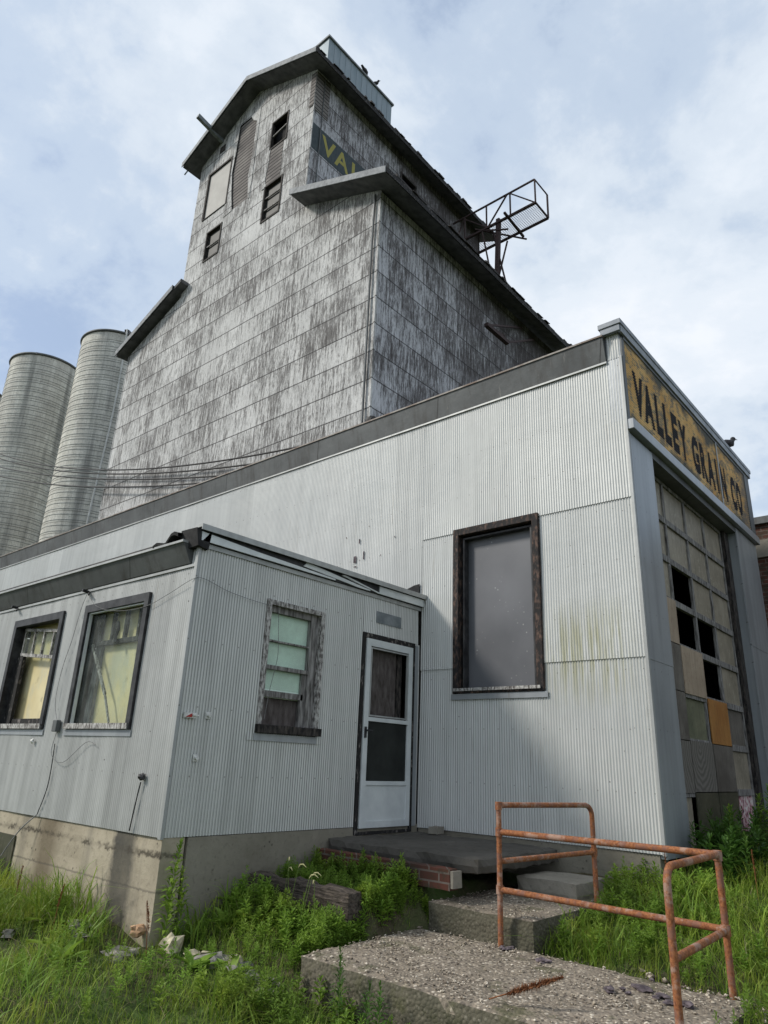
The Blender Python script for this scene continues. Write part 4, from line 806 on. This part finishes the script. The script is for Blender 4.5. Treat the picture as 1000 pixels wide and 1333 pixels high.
# ================================================================== SILOS
def silo(cx, cy, r, H, label, first=None, pipe=False, cap=True):
    t = thing('silo', (cx, cy, 0), label, 'silo', 'concrete stave silos behind the elevator')
    n = 72; vs = [(cx+r*math.cos(2*math.pi*k/n), cy+r*math.sin(2*math.pi*k/n), z) for z in (0, H) for k in range(n)]
    m_ = MB(); m_.add(vs, [(k, (k+1) % n, n+(k+1) % n, n+k) for k in range(n)], True); m_.add([(cx, cy, H-.05)]+vs[n:], [(0, k+1, (k+1) % n+1) for k in range(n)]); m_.build('wall', M['stave'], t)
    def ringm(z, rr, th):
        m__ = MB(); a = [(cx+(rr)*math.cos(2*math.pi*k/64), cy+(rr)*math.sin(2*math.pi*k/64), z) for k in range(65)]; m__.tube(a, th, 5, cap=False); return m__
    h0 = ringm(.5, r+.010, .014).build('hoop', M['steel'], t); z = .5+.38
    nh = int((H-1)/.38)
    sp = (H-1)/min(nh, 85)
    for i in range(1, min(nh, 85)):
        c = h0.copy(); COL.objects.link(c); c.parent = t; c.location = (0, 0, sp*i)
    m_ = ringm(H, r+.03, .10); m_.build('rim', M['dark_fascia'], t)
    if cap:
        m_ = MB(); v0 = [(cx+(r+.02)*math.cos(2*math.pi*k/n), cy+(r+.02)*math.sin(2*math.pi*k/n), H+.05) for k in range(n)]; m_.add([(cx, cy, H+1.1)]+v0, [(0, k+1, (k+1) % n+1) for k in range(n)], True); m_.build('roof', M['dark_fascia'], t)
    m_ = MB(); a0 = math.atan2(-cy, 5.5-cx)
    for (da, lab) in ((.15, 0),):
        pass
    if pipe:
        a = a0+.10; pts = []
        for i in range(20):
            zz = H+.3-(H-.2)*i/19; aa = a+.05*math.sin(i*.45)-.002*i; pts.append((cx+(r+.14)*math.cos(aa), cy+(r+.14)*math.sin(aa), zz))
        m_ = MB(); m_.tube(pts, .06, 6); m_.build('pipe', M['pipe_white'], t)
        m_ = MB(); m_.bar((cx+(r)*math.cos(a), cy+(r)*math.sin(a), H+.25), (cx+(r-1.2)*math.cos(a+.5), cy+(r-1.2)*math.sin(a+.5), H+.75), .3, .2); m_.build('hatch', M['black_paint'], t)
    return t
sk = .8; C0 = (5.533, 0)
def sp_(x, y): return (C0[0]+sk*(x-C0[0]), C0[1]+sk*(y-C0[1]))
HS = 1.55+sk*(36.65-1.55)
a = sp_(-59.8, 22.89); silo(a[0], a[1], 3.2*sk, HS, 'middle silo of the row, seen whole, without a pipe')
a = sp_(-50.43, 25.36); silo(a[0], a[1], 3.2*sk, HS, 'silo with a crooked white pipe down its side, next to the elevator', pipe=True)
a = sp_(-68.8, 19.4); silo(a[0], a[1], 3.2*sk, HS-1.0, 'outermost silo cut by the left edge of the photo')

# ================================================================== WIRES
wires = [([(-35.4,17.37),(-18.56,12.24),(-9.74,10.55),(-7.08,10.47)], -6.8), ([(-35.21,17.03),(-21.46,12.69),(-10.07,10.38)], -7.4), ([(-34.88,16.42),(-21.37,12.42),(-12.1,10.38)], -8.0), ([(-34.53,15.77),(-21.24,12.03),(-13.53,10.45)], -8.6)]
wl = ['topmost black cable running from the left to the weatherhead at the elevator corner', 'second black cable from the top crossing the silos', 'third black cable from the top crossing the silos', 'lowest black cable crossing the silos']
for (p, xe), lab in zip(wires, wl):
    co = np.polyfit([q[0] for q in p], [q[1] for q in p], 2); X_ = np.linspace(-44, xe, 50)
    m_ = MB(); m_.tube([(x, 12.9, float(np.polyval(co, x))) for x in X_], .03, 6)
    tag(m_.build('power_cable', M['cable']), lab, 'cable', 'power cables')

# ================================================================== BRICK BUILDING right
bb = thing('brick_building', (5, 16, 0), 'old red brick building beyond the garage at the right edge', 'building')
mb = MB(); mb.box(2.55, 9.5, 13.5, 21, .2, 5.9); mb.build('wall', M['brick'], bb)
mb = MB(); mb.box(2.5, 9.6, 13.42, 21.1, 5.9, 6.03); mb.build('coping', M['dark_fascia'], bb)
mb = MB(); mb.box(2.6, 9.5, 13.45, 13.51, 5.28, 5.60); mb.build('lintel_band', M['conc'], bb)

# ================================================================== BIRDS
def bird(p, s, rot, label):
    m_ = MB(); m_.blob((0,0,.10), .055, (1.7,.9,1.0), 1, .04); m_.blob((.085,0,.175), .032, (1.1,.9,1), 2, .03); m_.tube([(.11,0,.175),(.15,0,.168)], .01, 5, radii=[.011,.002])
    m_.hexa([(-.20,-.02,.045),(-.06,-.03,.06),(-.06,.03,.06),(-.20,.02,.045),(-.20,-.02,.058),(-.06,-.03,.11),(-.06,.03,.11),(-.20,.02,.058)]); m_.tube([(.0,.02,.06),(.01,.02,-.005)], .005, 4); m_.tube([(.0,-.02,.06),(.01,-.02,-.005)], .005, 4); m_.tube([(.05,0,.12),(.085,0,.17)], .035, 8, radii=[.04,.026])
    o = m_.build('bird', M['bird']); o.location = p; o.scale = (s,)*3; o.rotation_euler = (0, 0, rot); tag(o, label, 'bird')
bird((XG+.0, 11.62, 6.665), 1.25, R(50), 'small dark bird perched on the parapet above the sign')
bird((-12.5, 17.72, 33.83), 2.3, R(110), 'dark bird standing upright on the edge of the head house, left of two')
bird((-12.5, 18.5, 33.83), 1.8, R(30), 'dark bird crouching on the edge of the head house, right of two')

# ================================================================== STEPS, SLABS
mb = MB(); rough_box(mb, .02, 1.86, 5.60, 7.09, .66, .80, .07, .02, 11, .03); tag(mb.build('porch_slab', M['porch']), 'dark mossy concrete porch slab in front of the storm door', 'slab')
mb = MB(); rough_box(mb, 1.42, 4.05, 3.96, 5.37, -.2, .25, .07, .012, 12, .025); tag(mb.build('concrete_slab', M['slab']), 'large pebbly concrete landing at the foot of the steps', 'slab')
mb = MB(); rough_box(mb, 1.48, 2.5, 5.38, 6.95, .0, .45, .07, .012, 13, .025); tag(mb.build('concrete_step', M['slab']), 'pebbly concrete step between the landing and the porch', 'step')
mb = MB(); rough_box(mb, 1.72, 2.36, 6.42, 7.04, .38, .60, .09, .012, 14, .03); tag(mb.build('concrete_block', M['conc']), 'smooth concrete block against the warehouse base, right of the porch', 'block')
mb = MB(); rough_box(mb, 0.06, 1.70, 5.40, 5.53, .54, .715, .1, .006, 15, .01); bw = mb.build('brick_kerb', M['brick']); tag(bw, 'low red brick kerb with a concrete end, under the porch edge', 'kerb')
mb = MB(); rough_box(mb, 1.702, 1.735, 5.40, 5.54, .56, .70, .08, .006, 16, .01); mb.build('end_cap', M['conc'], bw)
mb = MB(); rough_box(mb, .03, 1.30, 4.58, 4.76, .33, .565, .06, .035, 17, .03); tag(mb.build('timber_beam', M['timber']), 'rotten railway tie lying against the foundation among the weeds', 'beam')
mb = MB(); rough_box(mb, .5, .85, 4.60, 4.74, .12, .33, .1, .008, 18, .01); tag(mb.build('brick_footing', M['old_brick']), 'patch of red bricks under the rotten railway tie', 'bricks')
mb = MB(); rough_box(mb, .30, .44, 6.93, 7.07, .80, .89, .05, .012, 19, .015); tag(mb.build('concrete_chunk', M['conc']), 'small concrete chunk on the porch beside the door', 'rubble')

# pebbles loose on the landing and step
def pebbles():
    m_ = MB(); r_ = random.Random(5); ico = MB(); ico.blob((0,0,0), 1, (1,1,1), 0, .12, 1); bv, bf = np.array(ico.v), ico.f
    allv, allf = [], []
    n = 0
    regs = [(1.44,4.03,3.99,5.35,.252,3000,.006),(1.5,2.48,5.4,6.6,.452,800,.006),(3.2,4.4,5.1,5.5,None,500,.012)]
    for x0,x1,y0,y1,z,cnt,s in regs:
        for _ in range(cnt):
            x, y = r_.uniform(x0,x1), r_.uniform(y0,y1); zz = (z if z is not None else float(gz(x,y)))+.002
            if math.sin(x*4.1+1)*math.cos(y*5.3)+r_.uniform(-1,1) < -.35: continue
            q = s*math.exp(r_.gauss(0,.38)); a = r_.uniform(0,6.28); c_, s_ = math.cos(a), math.sin(a); sc = (q*r_.uniform(.9,1.6), q, q*r_.uniform(.4,.8))
            v = bv*sc; v = np.stack([v[:,0]*c_-v[:,1]*s_+x, v[:,0]*s_+v[:,1]*c_+y, v[:,2]+zz],1); allv.append(v); allf += [tuple(i+n for i in f) for f in bf]; n += len(bv)
    m_.add(np.concatenate(allv).tolist(), allf); return m_
m = Mat('loose_pebbles', .85, 0, .25); vv = m.n('ShaderNodeTexVoronoi'); m.L(m.pos, vv.inputs['Vector']); vv.inputs['Scale'].default_value = 55
m.color(m.ramp(m.white(vv.outputs['Position']), (0, (.08,.065,.05)), (.4, (.19,.155,.12)), (.75, (.34,.29,.22)), (1, (.60,.54,.45)))); M['peb'] = m.m
tag(pebbles().build('gravel', M['peb']), 'loose pale pebbles scattered over the concrete landing', 'gravel', kind='stuff')

def rock(p, r, sc, mat, label, seed, name='rock', group=None):
    m_ = MB(); m_.blob((0,0,0), r, sc, seed, .38, 2); o = m_.build(name, mat); o.location = p; o.rotation_euler = (0, 0, seed*1.3); tag(o, label, 'rock', group); return o
rock((-.10, 3.62, .20), .055, (1.2,.9,.8), M['rock_orange'], 'orange stone at the foot of the annex corner', 1)
rock((.30, 3.66, .16), .085, (1.1,.8,.9), M['rock_cream'], 'cream stone at the left end of the rubble row', 2)
rr_ = random.Random(11)
for i in range(9):
    t = i/8; px_, py_ = .50+.80*t, 3.74+.10*t+.03*math.sin(i*2); rock((px_, py_, float(gz(px_, py_))+.025), rr_.uniform(.05, .085), (1.5,.9,.6), M['rock_cream'] if i in (0, 1, 4) else M['rock'], 'broken stone in the row of rubble in front of the landing', 20+i, group='row of rubble stones')
for i, (x, y) in enumerate([(-.55,3.35),(-.3,3.25),(.05,3.45),(-.9,2.95),(.15,3.3)]):
    rock((x, y, float(gz(x, y))+.03), rr_.uniform(.06, .10), (1.2,1,.5), M['rock'], 'grey stone half hidden in the grass by the foundation', 40+i, group='grey stones by the foundation')
rd = random.Random(4)
for i in range(16):
    if i < 6: x, y = 2.3+rd.gauss(0,.25), 5.2+rd.gauss(0,.07)
    else: x, y = 3.55+rd.gauss(0,.2), 5.02+rd.gauss(0,.15)
    y = min(y, 5.34); rock((x, y, .262), rd.uniform(.014, .038), (1.5,1,.45), M['debris'], 'dark flake of debris on the concrete landing', 60+i, name='debris', group='dark debris on the landing')

# ================================================================== HANDRAIL
P1, P2, P4, P3 = Vector((2.255,5.30,0)), Vector((2.54,6.42,0)), Vector((3.905,5.37,0)), Vector((3.925,4.36,0))
hr = thing('pipe_railing', (2.9, 5.5, .15), 'rusty orange pipe railing with peeling paint beside the steps', 'railing')
def Q(p, z): return (p.x, p.y, z)
def arc(p, q, zt, r=.09):   # vertical post p turning into the horizontal toward q
    d_ = (q-p).normalized(); o = []
    for k in range(7):
        a = math.pi/2*k/6; o.append((p.x+d_.x*r*(1-math.cos(a)), p.y+d_.y*r*(1-math.cos(a)), zt-r+r*math.sin(a)))
    return o
PR = .022
def pipe(name, pts, r=PR):
    m_ = MB(); m_.tube(pts, r, 12); return m_.build(name, M['rust'], hr)
pipe('post', [Q(P1,.20), Q(P1,.6), Q(P1,1.255)]); pipe('post', [Q(P2,.30), Q(P2,.8)]+arc(P2, P1, 1.255)+[Q(P1,1.255)])
pipe('post', [Q(P4,.05), Q(P4,.5), Q(P4,1.055)]); pipe('post', [Q(P3,.15), Q(P3,.5)]+arc(P3, P4, 1.055)+[Q(P4,1.055)])
pipe('rail', [Q(P1,1.055), Q(P4,1.055)], .0235); pipe('rail', [Q(P1,.64), Q(P4,.615)], .0225); pipe('rail', [Q(P1,.84), Q(P2,.87)], .021); pipe('rail', [Q(P4,.61), Q(P3,.605)], .0225)
for nm, p, z in (('elbow',P1,1.25),('collar',P1,1.055),('collar',P1,.64),('collar',P4,1.05),('collar',P4,.613),('collar',P2,.87)):
    m_ = MB(); m_.tube([Q(p,z-.032), Q(p,z+.03)], .03, 12); m_.build(nm, M['rust'], hr, .004)

# ================================================================== VEGETATION
def blades(n, xr_, yr_, hfun, wid, lean, mat, name, label, dens=None, seed=1):
    g = np.random.default_rng(seed); x = g.uniform(*xr_, n); y = g.uniform(*yr_, n)
    ok = ~((x < .03) & (y > YA-.06)) & ~((x > -.03) & (x < 2.95) & (y > 7.05)) & ~((x < 2.9) & (y > 7.1)) & ~((x > 1.40) & (x < 4.05) & (y > 3.95) & (y < 5.38)) & ~((x > 1.46) & (x < 2.5) & (y > 5.3)) & ~((x > 0) & (x < 1.88) & (y > 5.39)) & ~((x > .02) & (x < 1.78) & (y > 4.56) & (y < 4.78)) & ~((x > 1.6) & (x < 2.36) & (y > 6.38))
    # only what the camera can plausibly see
    if dens is not None: ok &= g.random(n) < dens(x, y)
    x, y = x[ok], y[ok]; n = len(x); z = gz(x, y)-.02
    h = hfun(x, y, g)*g.uniform(.55, 1.25, n); az_ = g.uniform(0, 2*np.pi, n); L = lean*h*g.uniform(.2, 1.3, n); w_ = wid*g.uniform(.6, 1.4, n)*np.clip(h/.25, .6, 1.5)
    fx, fy = np.cos(az_+g.normal(np.pi/2, .5, n)), np.sin(az_+g.normal(np.pi/2, .5, n)); V = np.zeros((n, 7, 3))
    for k, t in enumerate((0, .38, .75)):
        cx_ = x+np.cos(az_)*L*t**2; cy_ = y+np.sin(az_)*L*t**2; cz_ = z+h*(t-.28*(L/h)*t**2.5); ww = w_*(1, .85, .5)[k]/2
        V[:, 2*k] = np.stack([cx_-fx*ww, cy_-fy*ww, cz_], 1); V[:, 2*k+1] = np.stack([cx_+fx*ww, cy_+fy*ww, cz_], 1)
    V[:, 6] = np.stack([x+np.cos(az_)*L*1.05, y+np.sin(az_)*L*1.05, z+h*(1-.36*np.clip(L/h, 0, 1.6))], 1)
    b = (np.arange(n)*7)[:, None]; q = np.concatenate([b+np.array([0,1,3,2]), b+np.array([2,3,5,4])], 0); t3 = b+np.array([4,5,6])
    me = bpy.data.meshes.new(name); me.vertices.add(n*7); me.vertices.foreach_set('co', V.reshape(-1)); nl = q.size+t3.size
    me.loops.add(nl); me.loops.foreach_set('vertex_index', np.concatenate([q.ravel(), t3.ravel()]).astype(np.int32)); npoly = len(q)+len(t3); me.polygons.add(npoly)
    me.polygons.foreach_set('loop_start', np.concatenate([np.arange(len(q))*4, len(q)*4+np.arange(len(t3))*3]).astype(np.int32)); me.update(calc_edges=True); me.validate(); me.materials.append(mat)
    o = bpy.data.objects.new(name, me); COL.objects.link(o); tag(o, label, 'grass', kind='stuff'); return o
def patch(x, y, s=1.0, p=0): return .5+.5*np.sin(x*2.3*s+1.1*np.sin(y*1.9*s+p)+p)*np.cos(y*2.9*s+.9*np.sin(x*2.1*s))
def hg(x, y, g):
    h = .11+.13*patch(x, y)
    h = np.where((x < -.9) & (y < 3.6), h+.17, h); h = np.where((x > 2.3) & (y > 5.7), h+.03, h); h = np.where((x > 2.6) & (y > 7.2), h+.10, h); h = np.where((x > 0) & (x < 1.8) & (y > 4.78) & (y < 5.4), .10, h); h = np.where((x > .25) & (x < 1.4) & (y > 3.3) & (y < 3.85), .07, h); h = np.where((x > 1.1) & (y < 4.1), .13+.08*patch(x, y), h); h = np.where((x > 3.6) & (y < 5.0), .13, h); return h
def bare(x, y):
    b = np.exp(-(((x+.6)/.5)**2+((y-2.7)/.35)**2))+.8*np.exp(-(((x-.3)/.6)**2+((y-3.55)/.2)**2)); return np.clip(1-.85*b, .08, 1)*(.45+.55*patch(x, y, 1.6, 2))
blades(150000, (-5, 6.3), (1.2, 9.6), hg, .0065, .75, M['grass'], 'grass', 'tall green grass growing around the foundations and steps', bare, 1)
blades(26000, (-5, 6.3), (1.2, 9.6), lambda x, y, g: hg(x, y, g)*1.45, .010, 1.1, M['weed'], 'grass', 'broad bladed bright grass tufts rising above the rest', lambda x, y: .9*(patch(x, y, 1.3, 4) > .55), 2)
blades(70000, (-5, 6.3), (1.5, 9.6), lambda x, y, g: .07+.05*patch(x, y, 2), .013, 1.3, M['clover'], 'ground_cover', 'low dark leafy ground cover under the grass', None, 3)
# leafy weeds: stem + lance-shaped leaves
def weed_geo(h, nl, leaf, r_, wf=.11):
    st, lf = MB(), MB(); bx, by = r_.uniform(-.08, .08)*h, r_.uniform(-.08, .08)*h
    P = lambda t: Vector((bx*t*t, by*t*t, h*t)); st.tube([P(i/6) for i in range(7)], .004, 5, radii=[.0045*(1-.7*i/6) for i in range(7)])
    for i in range(nl):
        t = .08+.92*(i+r_.random())/nl; p = P(t); a = i*2.4+r_.uniform(-.3, .3); el_ = r_.uniform(.1, .9) if t < .9 else r_.uniform(.8, 1.4)
        L_ = leaf*(.55+.6*math.sin(math.pi*min(1, t*1.05)*.85+.35))*r_.uniform(.7, 1.2); d_ = Vector((math.cos(a)*math.cos(el_), math.sin(a)*math.cos(el_), math.sin(el_))); sd_ = d_.cross(Vector((0, 0, 1))).normalized()*L_*wf
        m_ = p+d_*L_*.5+Vector((0, 0, .01)); e = p+d_*L_-Vector((0, 0, L_*.18)); lf.add([tuple(p), tuple(m_-sd_), tuple(e), tuple(m_+sd_)], [(0,1,2,3)])
    return st, lf
wr = random.Random(9)
# mass of weeds as stuff
def weed_mass(spots, name, label, mat):
    V, F, n = [], [], 0; protos = []
    for k in range(8):
        st, lf = weed_geo(1, 54, .24, wr) if k % 2 else weed_geo(.8, 34, .27, wr, .2); protos.append((np.array(st.v+lf.v), st.f+[tuple(i+len(st.v) for i in f) for f in lf.f]))
    for x, y, h in spots:
        pv, pf = protos[wr.randrange(8)]; a = wr.uniform(0, 6.28); c_, s_ = math.cos(a), math.sin(a); s = h; q = pv*np.array([s, s, s]); q = np.stack([q[:,0]*c_-q[:,1]*s_+x, q[:,0]*s_+q[:,1]*c_+y, q[:,2]+float(gz(x, y))], 1); V.append(q); F += [tuple(i+n for i in f) for f in pf]; n += len(q)
    m_ = MB(); m_.add(np.concatenate(V).tolist(), F); return tag(m_.build(name, mat), label, 'weeds', kind='stuff')
sp = []
def scatter(n, x0, x1, y0, y1, h0, h1):
    for _ in range(n): sp.append((wr.uniform(x0, x1), wr.uniform(y0, y1), wr.uniform(h0, h1)))
scatter(260, .08, 1.38, 4.80, 5.38, .08, .19); scatter(90, .08, 1.45, 5.26, 5.39, .12, .24); scatter(60, 1.2, 1.42, 4.3, 5.3, .1, .24); scatter(40, .5, 1.15, 4.3, 4.56, .14, .30); scatter(90, .1, 1.35, 4.1, 4.55, .14, .30); scatter(60, .1, 1.35, 3.75, 4.15, .08, .2); scatter(110, -2.6, 1.2, 2.4, 3.55, .08, .22); scatter(170, 1.2, 3.3, 3.3, 3.93, .10, .26); scatter(40, 3.95, 4.4, 4.0, 5.3, .1, .25)
scatter(70, 2.55, 3.3, 5.6, 7.0, .12, .28); scatter(160, 2.55, 4.6, 5.5, 7.2, .10, .28); scatter(50, 1.25, 1.38, 4.0, 5.2, .12, .3); scatter(20, 1.38, 1.5, 5.38, 5.42, .10, .16)
weed_mass([s for s in sp if not (1.38 < s[0] < 4.05 and 3.95 < s[1] < 5.4)], 'weeds', 'mass of leafy green weeds around the steps', M['weed'])
sp = []; scatter(170, 3.0, 4.6, 7.6, 10.8, .3, .62); scatter(70, 3.05, 3.6, 7.3, 11, .3, .6); scatter(30, 4.6, 7, 8, 12, .4, .8)
weed_mass(sp, 'weeds', 'thicket of tall dark weeds in front of the garage door', M['weed_dark'])
def weed(x, y, h, nl, leaf, label, group, mat='weed', name='weed_plant', z=None, proto=None):
    t = thing(name, (x, y, float(gz(x, y)) if z is None else z), label, 'plant', group); t.rotation_euler = (0, 0, wr.uniform(0, 6.28))
    st, lf = weed_geo(h, nl, leaf, wr)
    for m_, nm, mt in ((st, 'stem', M['stem']), (lf, 'leaves', M[mat])):
        o = m_.build(nm, mt, None); o.parent = t
    return t
cw = weed(.12, 3.72, .75, 150, .12, 'tall feathery green weed growing up the annex corner', None, name='corner_weed'); weed(.2, 3.8, .55, 90, .1, 'shorter feathery weed right beside the tall corner weed', None, name='corner_weed')
for x, y, h in ((1.95,3.84,.48),(2.15,3.86,.34),(2.3,3.82,.38)): weed(x, y, h, 70, .08, 'slender leafy weed standing in front of the landing edge', 'slender weeds before the landing', 'weed_dark')
for x, y, h in ((1.25,5.28,.28),(.8,5.3,.24),(.4,5.3,.2)): weed(x, y, h, 50, .09, 'bright upright weed in front of the brick kerb', 'bright weeds by the brick kerb')
for x, y, h in ((3.25,8.0,.6),(3.5,8.6,.85),(3.2,9.3,.75),(3.8,9.0,.7)): weed(x, y, h, 120, .13, 'tall bushy weed standing before the garage door', 'tall weeds before the garage door')
# foxtail seed heads
for i, (x, y) in enumerate(((.72,4.45),(.80,4.42),(.9,4.48),(.62,4.5),(.95,4.4),(1.15,4.35))):
    t = thing('foxtail', (x, y, float(gz(x, y))), 'pale drooping foxtail seed head in front of the railway tie', 'plant', 'foxtails before the railway tie'); h = wr.uniform(.36, .52); a = wr.uniform(-1, 1)
    m_ = MB(); top = (.06*math.cos(a), .06*math.sin(a), h); m_.tube([(0,0,0),(.01,0,h*.5),top], .002, 4); o = m_.build('stem', M['stem'], None); o.parent = t
    m_ = MB(); m_.tube([top, (top[0]+.02*math.cos(a), top[1]+.02*math.sin(a), h+.025), (top[0]+.05*math.cos(a), top[1]+.05*math.sin(a), h+.03), (top[0]+.085*math.cos(a), top[1]+.085*math.sin(a), h+.01)], .008, 6, radii=[.003,.0065,.006,.002]); o = m_.build('seed_head', M['seed'], None); o.parent = t
# dried brown seed stalk leaning over the landing
t = thing('dried_stalk', (3.05, 4.12, .25), 'dried reddish brown seed stalk leaning over the landing', 'plant')
m_ = MB(); r_ = random.Random(2); pts = [Vector((-.12+.40*k/10, -.05+.16*k/10, .02+.16*k/10)) for k in range(11)]; m_.tube(pts, .004, 5)
for k in range(900):
    q = r_.uniform(.25, 1); p = Vector((-.12+.40*q, -.05+.16*q, .02+.16*q)); d_ = Vector((r_.gauss(0,1), r_.gauss(0,1), r_.gauss(0,1))).normalized()*r_.uniform(.02, .05)*math.sin(math.pi*min(1, q*.9)); e = p+d_; s_ = d_.cross(Vector((.3,.5,.8))).normalized()*.0045
    m_.add([tuple(p-s_), tuple(p+s_), tuple(e)], [(0,1,2)])
o = m_.build('seed_spike', M['brown_weed'], None); o.parent = t
# dead straw and broad dock leaves mixed into the growth
M['straw'] = leafmat('dead_straw', (.34,.30,.16), (.52,.47,.28)); 
blades(9000, (-4, 6), (1.6, 9), lambda x, y, g: hg(x, y, g)*.95, .005, 1.6, M['straw'], 'dead_straw', 'dry straw coloured blades mixed into the green grass', lambda x, y: .35+.65*(patch(x, y, 1.9, 1) < .4), 8)
def dock(x, y, s, label, group):
    t = thing('broad_leaf_plant', (x, y, float(gz(x, y))), label, 'plant', group); m_ = MB(); r_ = random.Random(int(x*1000+y*77))
    for k in range(9):
        a = k*2.4+r_.uniform(-.3, .3); e = r_.uniform(.5, 1.15); L_ = s*r_.uniform(.7, 1.15); w_ = L_*.17; vs = []
        for i in range(6):
            q = i/5; rr = L_*q*math.cos(e)*(1+.3*q); zz = L_*(q*math.sin(e)-.35*q*q); ww = w_*math.sin(math.pi*min(1, .12+q*.88))**.8*(1 if i < 5 else .1)
            c_, s_ = math.cos(a), math.sin(a); vs += [(rr*c_-ww*s_, rr*s_+ww*c_, zz+.02*q), (rr*c_, rr*s_, zz), (rr*c_+ww*s_, rr*s_-ww*c_, zz+.02*q)]
        m_.add(vs, [(3*i+j, 3*i+j+1, 3*i+j+4, 3*i+j+3) for i in range(5) for j in range(2)], True)
    o = m_.build('leaves', M['weed'], None); o.parent = t
for x, y, s in ((.35,4.15,.22),(.18,4.4,.2),(-.9,3.3,.26),(-1.5,3.1,.28),(.75,3.55,.2),(.1,2.9,.24),(1.0,3.7,.18),(2.6,6.2,.2),(3.3,6.3,.22),(3.9,6.6,.2),(-.2,3.0,.2),(-2.2,3.3,.25)): dock(x, y, s, 'low plant with broad green leaves among the grass', 'broad leaved plants in the grass')
# old brown dock stalks with seed heads standing in the grass
bs = random.Random(21)
for x, y in ((-.7,3.2),(-1.7,3.3),(.55,3.3),(3.1,6.6),(3.7,7.0),(4.3,6.2)):
    t = thing('seeded_stalk', (x, y, float(gz(x, y))), 'thin brown stalk with a rusty seed head standing in the grass', 'plant', 'brown seeded stalks in the grass'); h = bs.uniform(.34, .5); lx, ly = bs.uniform(-.08, .08), bs.uniform(-.08, .08)
    m_ = MB(); m_.tube([(0,0,0), (lx*.4, ly*.4, h*.5), (lx, ly, h)], .003, 5); o = m_.build('stem', M['brown_weed'], None); o.parent = t
    m_ = MB()
    for k in range(160):
        q = bs.uniform(.55, 1); p = Vector((lx*q*q, ly*q*q, h*q)); d_ = Vector((bs.gauss(0,1), bs.gauss(0,1), abs(bs.gauss(0,1)))).normalized()*bs.uniform(.008, .028)*(1.15-q*.6); e = p+d_; s_ = d_.cross(Vector((.3,.5,.8))).normalized()*.0035
        m_.add([tuple(p-s_), tuple(p+s_), tuple(e+s_*.6), tuple(e-s_*.6)], [(0,1,2,3)])
    o = m_.build('seed_head', M['brown_weed'], None); o.parent = t
